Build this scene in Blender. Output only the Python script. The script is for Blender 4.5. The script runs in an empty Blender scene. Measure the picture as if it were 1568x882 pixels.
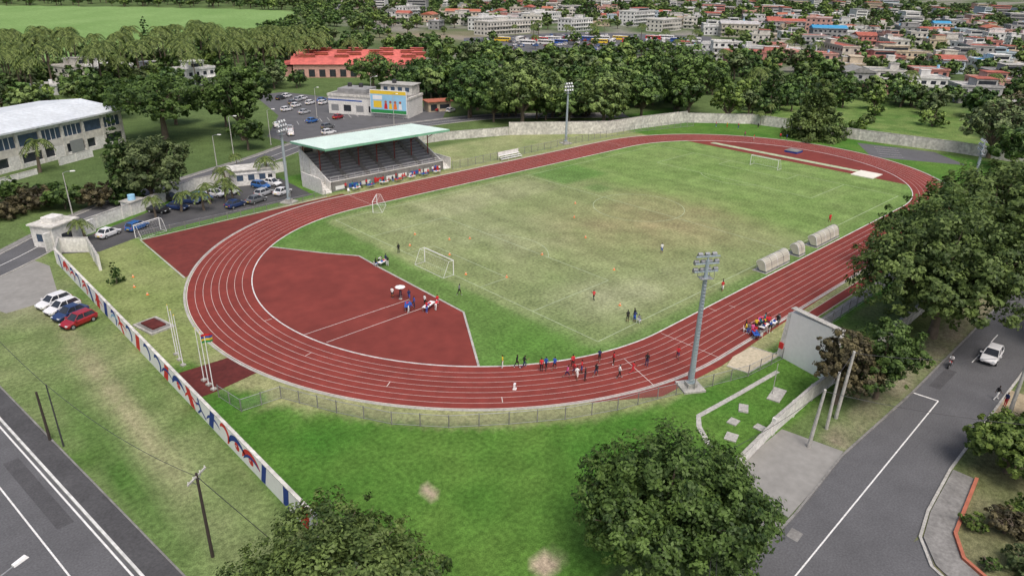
import bpy, math, random
import numpy as np
from mathutils import Vector, Matrix
random.seed(7); RNG=np.random.default_rng(7)
sc=bpy.context.scene
COL=sc.collection
def link(o): COL.objects.link(o); return o

# ------------------------------------------------------------------ materials
def M(name,col,rough=.85,var=.15,scale=1.0,bump=0.0,metal=0.0,spec=.3,scale2=None,col2=None,lo2=.78,hi2=1.15):
    m=bpy.data.materials.new(name); m.use_nodes=True; nt=m.node_tree; b=nt.nodes['Principled BSDF']
    b.inputs['Roughness'].default_value=rough; b.inputs['Metallic'].default_value=metal
    b.inputs['Specular IOR Level'].default_value=spec
    tc=nt.nodes.new('ShaderNodeTexCoord'); n=nt.nodes.new('ShaderNodeTexNoise'); n.inputs['Scale'].default_value=scale; n.inputs['Detail'].default_value=6; n.inputs['Roughness'].default_value=.65
    nt.links.new(tc.outputs['Object'],n.inputs['Vector'])
    mr=nt.nodes.new('ShaderNodeMapRange'); mr.inputs[1].default_value=.3; mr.inputs[2].default_value=.7
    nt.links.new(n.outputs['Fac'],mr.inputs[0])
    mx=nt.nodes.new('ShaderNodeMix'); mx.data_type='RGBA'
    c2=col2 if col2 else tuple(min(1,c*(1+var)) for c in col); c1=tuple(c*(1-var) for c in col) if not col2 else col
    mx.inputs[6].default_value=(*c1,1); mx.inputs[7].default_value=(*c2,1)
    nt.links.new(mr.outputs[0],mx.inputs[0]); out=mx.outputs[2]
    if scale2:
        n2=nt.nodes.new('ShaderNodeTexNoise'); n2.inputs['Scale'].default_value=scale2; n2.inputs['Detail'].default_value=4
        nt.links.new(tc.outputs['Object'],n2.inputs['Vector'])
        m2=nt.nodes.new('ShaderNodeMapRange'); m2.inputs[1].default_value=.3; m2.inputs[2].default_value=.7; m2.inputs[3].default_value=lo2; m2.inputs[4].default_value=hi2
        nt.links.new(n2.outputs['Fac'],m2.inputs[0])
        mu=nt.nodes.new('ShaderNodeVectorMath'); mu.operation='SCALE'; nt.links.new(out,mu.inputs[0]); nt.links.new(m2.outputs[0],mu.inputs['Scale']); out=mu.outputs[0]
    nt.links.new(out,b.inputs['Base Color'])
    if bump>0:
        bp=nt.nodes.new('ShaderNodeBump'); bp.inputs['Strength'].default_value=bump; bp.inputs['Distance'].default_value=.05
        nt.links.new(n.outputs['Fac'],bp.inputs['Height']); nt.links.new(bp.outputs[0],b.inputs['Normal'])
    return m
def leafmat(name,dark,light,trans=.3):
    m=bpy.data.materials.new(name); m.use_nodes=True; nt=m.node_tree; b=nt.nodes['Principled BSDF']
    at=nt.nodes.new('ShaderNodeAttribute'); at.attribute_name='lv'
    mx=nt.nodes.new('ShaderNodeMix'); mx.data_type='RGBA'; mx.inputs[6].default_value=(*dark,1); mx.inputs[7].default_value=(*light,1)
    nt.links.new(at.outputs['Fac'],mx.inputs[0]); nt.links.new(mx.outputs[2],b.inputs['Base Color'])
    b.inputs['Roughness'].default_value=.55; b.inputs['Specular IOR Level'].default_value=.3
    if trans>0:
        tr=nt.nodes.new('ShaderNodeBsdfTranslucent'); nt.links.new(mx.outputs[2],tr.inputs[0])
        ms=nt.nodes.new('ShaderNodeMixShader'); ms.inputs[0].default_value=trans
        nt.links.new(b.outputs[0],ms.inputs[1]); nt.links.new(tr.outputs[0],ms.inputs[2]); nt.links.new(ms.outputs[0],nt.nodes['Material Output'].inputs[0])
    return m
MT={}
def mt(k,*a,**kw):
    MT[k]=M(k,*a,**kw); return MT[k]
mt('asphalt',(.110,.111,.117),.9,.14,.25,scale2=6,bump=.1)
mt('asphalt_patch',(.078,.078,.082),.9,.15,.8,scale2=6)
mt('asphalt_dark',(.074,.074,.077),.9,.2,.3,scale2=5)
mt('concrete',(.40,.39,.36),.9,.2,.5,scale2=4)
mt('concrete_dark',(.21,.205,.195),.9,.3,.6,scale2=4)
mt('concrete_pad',(.25,.245,.23),.9,.12,.25,scale2=1.2,lo2=.9,hi2=1.08)
mt('soil',(.34,.28,.19),.95,.25,.7,scale2=5)
mt('track_rubber',(.205,.038,.029),.85,.16,.12,scale2=.7,lo2=.86,hi2=1.1)
mt('track_rubber_old',(.150,.031,.025),.85,.22,.15,scale2=.8,lo2=.85,hi2=1.1)
mt('track_rubber_dzone',(.182,.036,.028),.85,.18,.10,scale2=.5,lo2=.88,hi2=1.1)
mt('path_maroon',(.10,.02,.017),.85,.25,.4,scale2=2)
mt('line_white',(.60,.54,.51),.8,.2,3)
mt('road_paint',(.70,.70,.68),.8,.14,2,scale2=8)
mt('turf_line',(.38,.45,.29),.9,.3,.6,scale2=2)
mt('kerb_white',(.62,.62,.60),.8,.2,1,scale2=1.5)
mt('white_wall',(.68,.67,.64),.85,.10,.35,scale2=2.5)
mt('white_wall_stained',(.60,.585,.54),.9,.2,.4,scale2=1.5,lo2=.65)
mt('white_paint',(.78,.78,.78),.5,.05,2)
mt('mural_blue',(.02,.05,.24),.7,.2,2)
mt('mural_red',(.58,.04,.035),.7,.2,2)
mt('mural_sky',(.25,.45,.65),.7,.2,2)
mt('mast_steel',(.33,.40,.44),.55,.1,1,metal=.2)
mt('steel_grey',(.33,.34,.35),.5,.1,2,metal=.4)
mt('dark_metal',(.05,.05,.055),.6,.2,2)
mt('lamp_glass',(.65,.68,.70),.25,.1,3)
mt('roof_mint',(.62,.75,.69),.6,.08,.3,scale2=3,lo2=.88,hi2=1.06)
mt('mint_edge',(.18,.42,.28),.6,.1,1)
mt('seat_grey',(.19,.19,.205),.8,.2,.8)
mt('seat_light',(.36,.36,.37),.8,.2,.8)
mt('post_maroon',(.22,.06,.05),.7,.15,1)
mt('glass_dark',(.03,.035,.045),.2,.3,1,spec=.6)
mt('window_blue',(.05,.08,.13),.25,.3,1,spec=.6)
mt('tyre',(.02,.02,.02),.9,.1,4)
mt('roof_white',(.62,.66,.69),.55,.10,.15,scale2=1.2,lo2=.86,hi2=1.05)
mt('roof_red',(.52,.13,.11),.7,.2,.08,scale2=.6)
mt('bark',(.15,.12,.09),.95,.3,1.5,bump=.4)
mt('wood_pole',(.05,.04,.035),.9,.2,2)
mt('pole_conc',(.44,.43,.40),.9,.15,1,scale2=3)
mt('shelter',(.52,.50,.42),.45,.12,1)
mt('yellow',(.75,.52,.05),.7,.1,2); mt('orange',(.8,.2,.03),.7,.1,2); mt('red',(.55,.03,.03),.6,.1,2)
mt('blue',(.03,.10,.38),.6,.1,2); mt('green',(.03,.25,.07),.7,.1,2); mt('sky_panel',(.30,.55,.75),.6,.15,.3)
mt('sand',(.50,.44,.32),.95,.1,1,scale2=3)
mt('mat_cream',(.68,.66,.58),.9,.08,1)
mt('terracotta',(.38,.13,.08),.85,.2,1)
mt('net',(.7,.7,.7),.8,.1,2)
WALLS=[mt('wall_%d'%i,c,.85,.10,.2,scale2=.8) for i,c in enumerate([(.57,.55,.50),(.58,.58,.57),(.50,.46,.39),(.44,.20,.17),(.52,.31,.26),(.38,.38,.375),(.42,.49,.54),(.50,.42,.31),(.28,.28,.28),(.66,.66,.64)])]
ROOFS=[mt('roofc_%d'%i,c,.9,.15,.2,scale2=.8) for i,c in enumerate([(.36,.35,.33),(.26,.26,.25),(.48,.47,.45),(.20,.19,.18),(.36,.11,.08),(.42,.41,.41)])]
mt('roof_blue',(.05,.27,.48),.6,.1,.5)
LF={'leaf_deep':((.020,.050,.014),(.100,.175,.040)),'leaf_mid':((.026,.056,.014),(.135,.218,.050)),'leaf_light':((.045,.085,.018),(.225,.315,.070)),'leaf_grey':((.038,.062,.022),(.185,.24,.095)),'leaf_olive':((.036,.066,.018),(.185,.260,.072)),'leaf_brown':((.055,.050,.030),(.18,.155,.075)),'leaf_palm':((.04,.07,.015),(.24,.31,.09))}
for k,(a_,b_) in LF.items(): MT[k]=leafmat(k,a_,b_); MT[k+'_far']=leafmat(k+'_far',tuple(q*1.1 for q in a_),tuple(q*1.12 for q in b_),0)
fm=bpy.data.materials.new('chain_link'); fm.use_nodes=True; nt=fm.node_tree; b=nt.nodes['Principled BSDF']; b.inputs['Base Color'].default_value=(.25,.27,.25,1)
tp=nt.nodes.new('ShaderNodeBsdfTransparent'); ms=nt.nodes.new('ShaderNodeMixShader'); ms.inputs[0].default_value=.18
nt.links.new(tp.outputs[0],ms.inputs[1]); nt.links.new(b.outputs[0],ms.inputs[2]); nt.links.new(ms.outputs[0],nt.nodes['Material Output'].inputs[0]); MT['chain_link']=fm

# ------------------------------------------------------------------ mesh builder
class MB:
    def __init__(s): s.v=[]; s.f=[]; s.m=[]; s.mats=[]; s.T=Matrix.Identity(4)
    def mi(s,k):
        if k not in s.mats: s.mats.append(k)
        return s.mats.index(k)
    def add(s,vs,fs,k):
        o=len(s.v); s.v+=[tuple(s.T@Vector(v)) for v in vs]; s.f+=[[o+i for i in f] for f in fs]; s.m+=[s.mi(k)]*len(fs); return s
    def box(s,x0,x1,y0,y1,z0,z1,k):
        vs=[(x,y,z) for z in (z0,z1) for y in (y0,y1) for x in (x0,x1)]
        return s.add(vs,[(0,2,3,1),(4,5,7,6),(0,1,5,4),(2,6,7,3),(0,4,6,2),(1,3,7,5)],k)
    def cyl(s,p0,p1,r0,r1,k,n=8,cap=True):
        p0=Vector(p0);p1=Vector(p1);d=(p1-p0).normalized(); a=d.cross(Vector((0,0,1)) if abs(d.z)<.95 else Vector((1,0,0))).normalized(); b=d.cross(a)
        vs=[]
        for p,r in((p0,r0),(p1,r1)):
            for i in range(n):
                t=2*math.pi*i/n; vs.append(p+a*(r*math.cos(t))+b*(r*math.sin(t)))
        fs=[(i,(i+1)%n,n+(i+1)%n,n+i) for i in range(n)]
        if cap: fs+=[tuple(range(n))[::-1],tuple(range(n,2*n))]
        return s.add(vs,fs,k)
    def tube(s,pts,rs,k,n=7):
        for i in range(len(pts)-1): s.cyl(pts[i],pts[i+1],rs[i],rs[i+1],k,n,cap=(i in(0,len(pts)-2)))
        return s
    def poly(s,pts,z,k,z0=None):
        n=len(pts); 
        if z0 is None: return s.add([(p[0],p[1],z) for p in pts],[tuple(range(n))],k)
        return s.add([(p[0],p[1],z0) for p in pts]+[(p[0],p[1],z) for p in pts],[tuple(range(n,2*n))]+[(i,(i+1)%n,n+(i+1)%n,n+i) for i in range(n)],k)
    def ribbon(s,pts,w,z,k,h=0,closed=False,off=0):
        P=[Vector((p[0],p[1])) for p in pts]; n=len(P); L=[];Rr=[]
        for i in range(n):
            a=P[i-1] if (i>0 or closed) else P[i]; c=P[(i+1)%n] if (i<n-1 or closed) else P[i]
            d=(c-a).normalized(); nn=Vector((-d.y,d.x)); L.append(P[i]+nn*(off+w/2)); Rr.append(P[i]+nn*(off-w/2))
        m=n if closed else n-1
        if h==0:
            vs=[(*p,z) for p in L]+[(*p,z) for p in Rr]
            return s.add(vs,[(n+i,n+(i+1)%n,(i+1)%n,i) for i in range(m)],k)
        vs=[(*p,z+h) for p in L]+[(*p,z+h) for p in Rr]+[(*p,z) for p in L]+[(*p,z) for p in Rr]
        fs=[]
        for i in range(m):
            j=(i+1)%n; fs+=[(n+i,n+j,j,i),(i,j,2*n+j,2*n+i),(n+j,n+i,3*n+i,3*n+j)]
        if not closed: fs+=[(0,n,3*n,2*n),(n-1,2*n-1,4*n-1,3*n-1)]
        return s.add(vs,fs,k)
    def obj(s,name,loc=(0,0,0),rot=0,smooth=False,parent=None):
        me=bpy.data.meshes.new(name); me.from_pydata(s.v,[],s.f)
        for k in s.mats: me.materials.append(MT[k] if isinstance(k,str) else k)
        me.polygons.foreach_set('material_index',s.m)
        if smooth: me.polygons.foreach_set('use_smooth',[True]*len(s.f))
        me.update(); o=bpy.data.objects.new(name,me); o.location=loc; o.rotation_euler=(0,0,rot); link(o)
        if parent: o.parent=parent
        return o
def inst(o,name,loc,rot=0,scale=1):
    n=bpy.data.objects.new(name,o.data); n.location=loc; n.rotation_euler=(0,0,rot); n.scale=(scale,)*3 if not hasattr(scale,'__len__') else scale; return link(n)

# ------------------------------------------------------------------ numpy noise
LAT=RNG.random((256,256))
def vn(x,y,s,o=0):
    x=x/s+o*17.3+1000; y=y/s+o*7.7+1000; xi=np.floor(x).astype(int); yi=np.floor(y).astype(int); fx=x-xi; fy=y-yi
    fx=fx*fx*(3-2*fx); fy=fy*fy*(3-2*fy); g=lambda a,b: LAT[a%256,b%256]
    return (g(xi,yi)*(1-fx)+g(xi+1,yi)*fx)*(1-fy)+(g(xi,yi+1)*(1-fx)+g(xi+1,yi+1)*fx)*fy
def fbm(x,y,s,o=0): return (vn(x,y,s,o)+.5*vn(x,y,s/2.1,o+1)+.25*vn(x,y,s/4.3,o+2)+.125*vn(x,y,s/9,o+3))/1.875
def ss(a,b,x): t=np.clip((x-a)/(b-a),0,1); return t*t*(3-2*t)
def bx(x,y,x0,x1,y0,y1,s=1.0): return ss(x0-s,x0+s,x)*(1-ss(x1-s,x1+s,x))*ss(y0-s,y0+s,y)*(1-ss(y1-s,y1+s,y))
def gs(x,y,cx,cy,rx,ry): return np.exp(-(((x-cx)/rx)**2+((y-cy)/ry)**2))
def inpoly(x,y,P):
    r=np.zeros(x.shape,bool); n=len(P)
    for i in range(n):
        (x1,y1),(x2,y2)=P[i],P[(i+1)%n]
        if y1==y2: continue
        r^=((y1>y)!=(y2>y))&(x<(x2-x1)*(y-y1)/(y2-y1)+x1)
    return r
FIELD=[(-420,318),(-35,330),(55,342),(140,425),(225,575),(300,710),(190,830),(47,930),(-420,980)]
R0=35.7; LS=42.45; TW=8.9
# ------------------------------------------------------------------ ground
def axis(a,b,step,lo,hi):
    v=list(np.arange(a,b+.01,step)); d=step; x=a; L=[]
    while x>lo: d=min(d*1.25,60); x-=d; L.append(x)
    d=step; x=v[-1]; Rr=[]
    while x<hi: d=min(d*1.10,22) if x<1500 else d*1.4; x+=d; Rr.append(x)
    return np.array(L[::-1]+v+Rr)
ax=axis(-125,115,1.0,-2500,4500); ay=axis(-95,105,1.0,-2500,4500)
X,Y=np.meshgrid(ax,ay); 
n1=fbm(X,Y,22,1); n2=fbm(X,Y,6,5); n3=fbm(X,Y,2.5,9)
def C3(*c): return np.array(c)[None,None,:]
def lerp(a,b,t): t=np.clip(t,0,1)[...,None]; return a*(1-t)+b*t
c=lerp(C3(.065,.105,.035)+0*X[...,None],C3(.13,.185,.065),n1*1.2-.1)
town=ss(330,420,np.hypot(X+114,Y+82))*(1-ss(1.0,1.1,np.arctan2(Y+82,X+114)))
c=lerp(c,lerp(C3(.08,.12,.045),C3(.23,.22,.19),ss(.45,.6,fbm(X,Y,30,8))),town)
c=lerp(c,C3(.27,.22,.16),gs(X,Y,225,355,60,38)*1.5*n2)
fld=inpoly(X,Y,FIELD).astype(float); fn=fbm(X*.6+Y*.8,(Y*.6-X*.8)*6,90,11)
c=lerp(c,lerp(C3(.145,.255,.075),C3(.225,.345,.125),fn*1.3-.15),fld)
md=bx(X,Y,104,186,-40,48,4); c=lerp(c,lerp(C3(.065,.14,.028),C3(.20,.26,.085),n2*1.5+n3*.6-.6),md)
lawn=bx(X,Y,-94,103,-57.5,66,.6); d=np.hypot(X-np.clip(X,-LS,LS),Y)
lg=lerp(C3(.052,.148,.021),C3(.125,.21,.045),n2*.9+n1*.5-.35)
c=lerp(c,lg,lawn)
dry=C3(.28,.285,.14)
ring=ss(43,44,d)*(1-ss(47.6,49.2,d+n3*1.2))*lawn; c=lerp(c,lerp(lg,dry,.65+n2*.5),ring*(X<60))
c=lerp(c,lerp(C3(.15,.21,.06),C3(.25,.28,.12),n2),bx(X,Y,-94,-81,-3,46,2))
c=lerp(c,lerp(C3(.18,.235,.09),C3(.30,.31,.16),n2),bx(X,Y,-11,60,46,68,2))
c=lerp(c,dry,bx(X,Y,-90,-80,-22,-8,2)*ss(.4,.6,n2)*.85)
inf=(1-ss(R0-.3,R0+.3,d))
pc=lerp(C3(.158,.215,.082),C3(.25,.278,.132),n1*.9+n2*.5-.2)
far=ss(2,14,X+n2*6-3); pc=lerp(pc,lerp(C3(.135,.225,.060),C3(.195,.27,.095),n2),far)
pc=lerp(pc,C3(.275,.245,.13),(gs(X,Y,-2,-12,15,12)*1.0+gs(X,Y,-14,-2,15,9)*.6+gs(X,Y,6,2,9,8)*.4)*(.15+n2*1.0))
pc=lerp(pc,C3(.33,.34,.215),gs(X,Y,-34,6,13,13)*.6*n2+gs(X,Y,-40,-22,10,8)*.7*n2+gs(X,Y,-25,25,20,7)*.6*n2+gs(X,Y,-30,-26,14,4)*.5*n3)
pc=lerp(pc,C3(.085,.185,.042),bx(X,Y,1,16,21,33,.6)*.7)
pc=lerp(pc,C3(.095,.18,.05),bx(X,Y,2,7,12,17,.5)*.6)
pc=lerp(pc,C3(.30,.31,.18),bx(X,Y,-34,-2,20,31,1.2)*.35)
pc=lerp(pc,C3(.085,.18,.035),(1-ss(-53.5,-51.5,X+n3*2-1))*.75)
pc=lerp(pc,C3(.085,.18,.038),ss(33.0,34.4,d)*(1-far*.5)*.6)
pc=lerp(pc,C3(.09,.195,.038),gs(X,Y,-58,-27,7,7)*.9)
pc=pc*(1+.05*np.sign(np.sin(X*2*math.pi/11)))[...,None]*(.86+.28*n3)[...,None]
c=lerp(c,pc,inf)
ver=(1-ss(-94.6,-94.2,X))*(Y<48)*(Y>-60)*(X>-125); c=lerp(c,lerp(C3(.085,.155,.038),C3(.205,.24,.11),n2*1.2+n1*.6-.42),ver)
c=lerp(c,C3(.30,.27,.19),gs(X,Y,-103,30,5,7)*n2*1.5*ver); c=lerp(c,C3(.29,.29,.16),gs(X,Y,-100,-12,1.4,14)*n3*1.7*ver); c=lerp(c,C3(.30,.26,.17),gs(X,Y,-99.5,8,1.2,20)*n3*.9*ver)
c=lerp(c,C3(.05,.13,.02),gs(X,Y,-103.5,-18,1.6,18)*n2*1.3*ver)
for (sx,sy,sr) in ((-84.2,-40.5,.8),(-82.2,-53.4,1.5),(-80.5,-22.5,.7),(-84,-57,1.2)): c=lerp(c,C3(.40,.33,.24),ss(.35,.6,gs(X,Y,sx,sy,sr,sr)*(.5+n3)))
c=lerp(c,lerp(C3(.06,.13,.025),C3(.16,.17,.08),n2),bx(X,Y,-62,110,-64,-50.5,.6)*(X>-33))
c=lerp(c,C3(.24,.21,.15),bx(X,Y,-50,110,-63.8,-60.5,.8)*n3*1.2)
c=lerp(c,lerp(C3(.07,.10,.03),C3(.25,.22,.14),n2),bx(X,Y,-110,110,-110,-72,1.5))
c=np.clip(c,0.01,1)
nx,ny=len(ax),len(ay)
me=bpy.data.meshes.new('ground'); vs=np.stack([X.ravel(),Y.ravel(),0*X.ravel()],1)
idx=np.arange(nx*ny).reshape(ny,nx); fc=np.stack([idx[:-1,:-1],idx[:-1,1:],idx[1:,1:],idx[1:,:-1]],-1).reshape(-1,4)
def mesh_np(me,vs,fc,mi=None):
    me.vertices.add(len(vs)); me.vertices.foreach_set('co',vs.astype(np.float32).ravel())
    k=fc.shape[1]; me.loops.add(fc.size); me.loops.foreach_set('vertex_index',fc.astype(np.int32).ravel()); me.polygons.add(len(fc))
    me.polygons.foreach_set('loop_start',np.arange(0,fc.size,k,dtype=np.int32)); me.polygons.foreach_set('loop_total',np.full(len(fc),k,dtype=np.int32))
    if mi is not None: me.polygons.foreach_set('material_index',mi.astype(np.int32))
    me.update(); me.validate()
mesh_np(me,vs,fc)
ca=me.color_attributes.new('Col','FLOAT_COLOR','POINT'); ca.data.foreach_set('color',np.concatenate([c.reshape(-1,3),np.ones((nx*ny,1))],1).astype(np.float32).ravel())
gm=bpy.data.materials.new('grass_ground'); gm.use_nodes=True; nt=gm.node_tree; b=nt.nodes['Principled BSDF']; b.inputs['Roughness'].default_value=.95; b.inputs['Specular IOR Level'].default_value=.1
at=nt.nodes.new('ShaderNodeAttribute'); at.attribute_name='Col'; tc=nt.nodes.new('ShaderNodeTexCoord'); prev=at.outputs['Color']
for s,lo,hi in((.35,.84,1.14),(2.2,.70,1.28),(9,.70,1.30)):
    n=nt.nodes.new('ShaderNodeTexNoise'); n.inputs['Scale'].default_value=s; n.inputs['Detail'].default_value=5; nt.links.new(tc.outputs['Object'],n.inputs['Vector'])
    m2=nt.nodes.new('ShaderNodeMapRange'); m2.inputs[1].default_value=.32; m2.inputs[2].default_value=.68; m2.inputs[3].default_value=lo; m2.inputs[4].default_value=hi
    nt.links.new(n.outputs['Fac'],m2.inputs[0]); mu=nt.nodes.new('ShaderNodeVectorMath'); mu.operation='SCALE'
    nt.links.new(prev,mu.inputs[0]); nt.links.new(m2.outputs[0],mu.inputs['Scale']); prev=mu.outputs[0]
nt.links.new(prev,b.inputs['Base Color']); me.materials.append(gm); link(bpy.data.objects.new('ground',me))

# ------------------------------------------------------------------ track
def stad(r,n=72):
    P=[]
    for i in range(n+1): t=-math.pi/2+math.pi*i/n; P.append((LS+r*math.cos(t),r*math.sin(t)))
    for i in range(n+1): t=math.pi/2+math.pi*i/n; P.append((-LS+r*math.cos(t),r*math.sin(t)))
    return P
def ring(b,r1,r2,z,k):
    A=stad(r1);B=stad(r2);n=len(A)
    b.add([(*p,z) for p in A]+[(*p,z) for p in B],[(i,(i+1)%n,n+(i+1)%n,n+i) for i in range(n)],k)
b=MB(); ring(b,R0,R0+TW,.012,'track_rubber'); 
b.poly([(-LS-1,44.4),(-81,43.8),(-81.6,22.7),(-77,27),(-70,34)],.008,'track_rubber_old'); b.poly([(-LS+2,44.5),(-LS+2,46.2),(-81,43.8),(-60,40)],.0075,'track_rubber_old')
b.poly([(-69.7,-34.8),(-61.2,-41.2),(-55,-45.2),(-44,-46.0),(-30,-45.4),(6,-44.8),(6,-43),(-50,-42)][::-1],.0072,'track_rubber')
b.obj('running_track')
b=MB()
a0=math.atan2(26.8,-66.2+LS); a1=math.atan2(-26.4,-65.6+LS)+2*math.pi
arc=[(-LS+(R0-.1)*math.cos(a0+(a1-a0)*i/40),(R0-.1)*math.sin(a0+(a1-a0)*i/40)) for i in range(41)]
dz=arc+[(-57.9,-14.1),(-57.8,-9.6),(-57.5,7.1),(-57.2,13.4),(-60.6,17.9)]
b.poly(dz,.016,'track_rubber_dzone')
b.ribbon([(-77.6,-5.7),(-61,-5.8)],.09,.02,'line_white'); b.ribbon([(-76.4,-9.4),(-60.8,-9.3)],.09,.02,'line_white')
edge=[(-66,-26.6),(-57.9,-14.1),(-57.8,-9.6),(-57.5,7.1),(-57.2,13.4),(-60.6,17.9),(-66.2,26.8)]
b.ribbon(edge,.28,.0,'concrete',h=.06)
t0=math.radians(57); arcR=[(LS+(R0-.1)*math.cos(-t0+2*t0*i/40),(R0-.1)*math.sin(-t0+2*t0*i/40)) for i in range(41)]
b.poly(arcR,.016,'track_rubber_dzone'); b.poly([(64.6,-21),(66.6,-21),(66.6,24),(64.6,24)],.02,'turf_line')
b.obj('d_zone_surface')
b=MB()
for i in range(1,8): ring(b,R0+.25+i*(TW-.3)/8-.024,R0+.25+i*(TW-.3)/8+.024,.0165,'line_white')
ring(b,R0+TW-.1,R0+TW,.0165,'line_white')
for (x,y0,y1) in ((-42.5,-44.5,-36),(-40,44.4,36.2),(42.4,36.2,44.4),(-31,-36,-37.2),(-28,-37.4,-38.4)): b.ribbon([(x,y0),(x,y1)],.07,.02,'line_white')
for k,t in enumerate((178,196,214,232)): 
    a=math.radians(t); r=R0+.3+k*2.1; b.ribbon([(-LS+r*math.cos(a),r*math.sin(a)),(-LS+(r+1.1)*math.cos(a),(r+1.1)*math.sin(a))],.08,.02,'line_white')
b.ribbon([(-54,-43.5),(-51.5,-37)],.07,.02,'line_white')
b.obj('track_lane_lines')
b=MB(); b.ribbon(stad(R0-.05),.16,0,'kerb_white',h=.07,closed=True); b.obj('track_kerb')
b=MB(); pts=stad(R0+TW+.25); b.ribbon(pts,.32,0,'concrete',h=.03,closed=True); b.ribbon([(-44,46.4),(-81.2,44),(-81.8,22.7)],.25,0,'concrete',h=.04); b.obj('track_drain_edge')
b=MB(); b.poly([(-87.2,-5.0),(-94.0,-4.7),(-94.0,-11.5),(-91.3,-11.5),(-86.0,-10.6),(-84.6,-6)],.006,'path_maroon'); b.obj('gate_path')
b=MB()
b.poly([(-29,-46.1),(9,-46.1),(9,-47.6),(-29,-47.6)][::-1],.01,'track_rubber'); b.ribbon([(-29,-46.1),(9,-46.1)],.07,.016,'line_white'); b.ribbon([(-29,-47.6),(9,-47.6)],.07,.016,'line_white')
b.poly([(-26,-48.1),(12,-48.1),(12,-49.6),(-26,-49.6)][::-1],.01,'concrete_dark')
b.obj('long_jump_runway')
b=MB(); b.poly([(-37,-45.9),(-36.3,-49.4),(-43.2,-49),(-43.6,-46.4),(-41,-45.7)][::-1],.014,'sand'); b.ribbon([(-37,-45.9),(-36.3,-49.4),(-43.2,-49),(-43.6,-46.4)],.2,0,'concrete',h=.06); b.obj('sand_pit')
b=MB(); b.box(60.6,66.6,-22.5,-17.3,.0,.18,'mat_cream'); b.obj('landing_mat')
b=MB(); b.box(71,74.5,1.5,5,.02,.5,'mural_blue'); b.box(71,74.5,1.5,5,.502,.56,'concrete_dark'); b.obj('high_jump_mat')
b=MB(); z=.006; w=.11
def ln(p,q): b.ribbon([p,q],w,z,'turf_line')
PX=50.5;PY=32
for s in(-1,1):
    ln((-PX,s*PY),(PX,s*PY)); ln((s*PX,-PY),(s*PX,PY))
    for dx,dy in((16.5,20.15),(5.5,9.16)):
        ln((s*PX,dy),(s*(PX-dx),dy)); ln((s*PX,-dy),(s*(PX-dx),-dy)); ln((s*(PX-dx),-dy),(s*(PX-dx),dy))
    cx=s*(PX-11); th=math.acos(5.5/9.15)
    b.ribbon([(cx-s*9.15*math.cos(-th+2*th*i/14),9.15*math.sin(-th+2*th*i/14)) for i in range(15)],w,z,'turf_line')
ln((0,-PY),(0,PY)); b.ribbon([(9.15*math.cos(t*math.pi/24),9.15*math.sin(t*math.pi/24)) for t in range(48)],w,z,'turf_line',closed=True)
b.obj('pitch_markings')

# ------------------------------------------------------------------ roads
def lineseg(b,p,q,w,z,k,dash=None):
    p=Vector(p);q=Vector(q)
    if not dash: b.ribbon([p,q],w,z,k); return
    L=(q-p).length; d=(q-p)/L; t=0
    while t<L: b.ribbon([p+d*t,p+d*min(L,t+dash[0])],w,z,k); t+=dash[0]+dash[1]
dv=Vector((.113,-.9936)); kp=Vector((-109.8,-2.5)); nr=Vector((-.9936,-.113))
def lr(t,o): return tuple(kp+dv*t+nr*o)
b=MB(); b.poly([lr(-45,0),lr(110,0),lr(110,7.4),lr(-45,7.4)],.008,'asphalt'); b.poly([lr(8,.9),lr(21,.9),lr(21,2.2),lr(8,2.2)],.012,'asphalt_patch'); b.obj('main_road')
b=MB(); lineseg(b,lr(-45,.35),lr(110,.35),.16,.016,'road_paint'); lineseg(b,lr(-45,3.5),lr(110,3.5),.14,.016,'road_paint'); lineseg(b,lr(-45,7.1),lr(110,7.1),.14,.016,'road_paint'); b.obj('main_road_markings')
b=MB(); b.ribbon([lr(-45,-.12),lr(110,-.12)],.22,0,'kerb_white',h=.13); b.poly([lr(-45,-.24),lr(-45,-2.1),lr(110,-2.1),lr(110,-.24)],.09,'asphalt_dark',z0=0); b.ribbon([lr(-45,-2.2),lr(110,-2.2)],.16,0,'concrete_dark',h=.11)
b.ribbon([lr(-45,7.6),lr(110,7.6)],.22,0,'concrete',h=.13); b.obj('main_road_footpath')
NR=[(-122,33),(-108,41),(-98,48.5),(-80,65),(-56,76.8),(-40,84),(-24,92.5),(-8,95.5),(12,96),(41,92),(60,80),(80,66)]
def dens(P,n=6):
    o=[]
    for i in range(len(P)-1):
        p0=Vector(P[max(i-1,0)]);p1=Vector(P[i]);p2=Vector(P[i+1]);p3=Vector(P[min(i+2,len(P)-1)])
        for k in range(n):
            t=k/n; o.append(.5*((2*p1)+(p2-p0)*t+(2*p0-5*p1+4*p2-p3)*t*t+(3*p1-p0-3*p2+p3)*t**3))
    o.append(Vector(P[-1])); return o
NRd=dens(NR)
b=MB(); b.ribbon(NRd,6.8,.010,'asphalt'); b.obj('north_road')
b=MB(); b.ribbon(NRd,.14,.016,'road_paint'); b.obj('north_road_markings')
b=MB(); b.ribbon(NRd,.2,0,'concrete',h=.12,off=3.5); b.ribbon(NRd,.2,0,'concrete',h=.12,off=-3.5); b.ribbon(NRd,1.4,0,'concrete_dark',h=.1,off=4.3); b.obj('north_road_kerbs')
b=MB(); b.poly([(-26,98),(28,99),(40,112),(24,150),(14,178),(2,178),(-10,135),(-27,108)],.012,'asphalt')
for i in range(14): lineseg(b,(-12+i*2.6,118),(-10+i*2.6,123),.1,.018,'road_paint')
b.obj('town_car_park')
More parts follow.
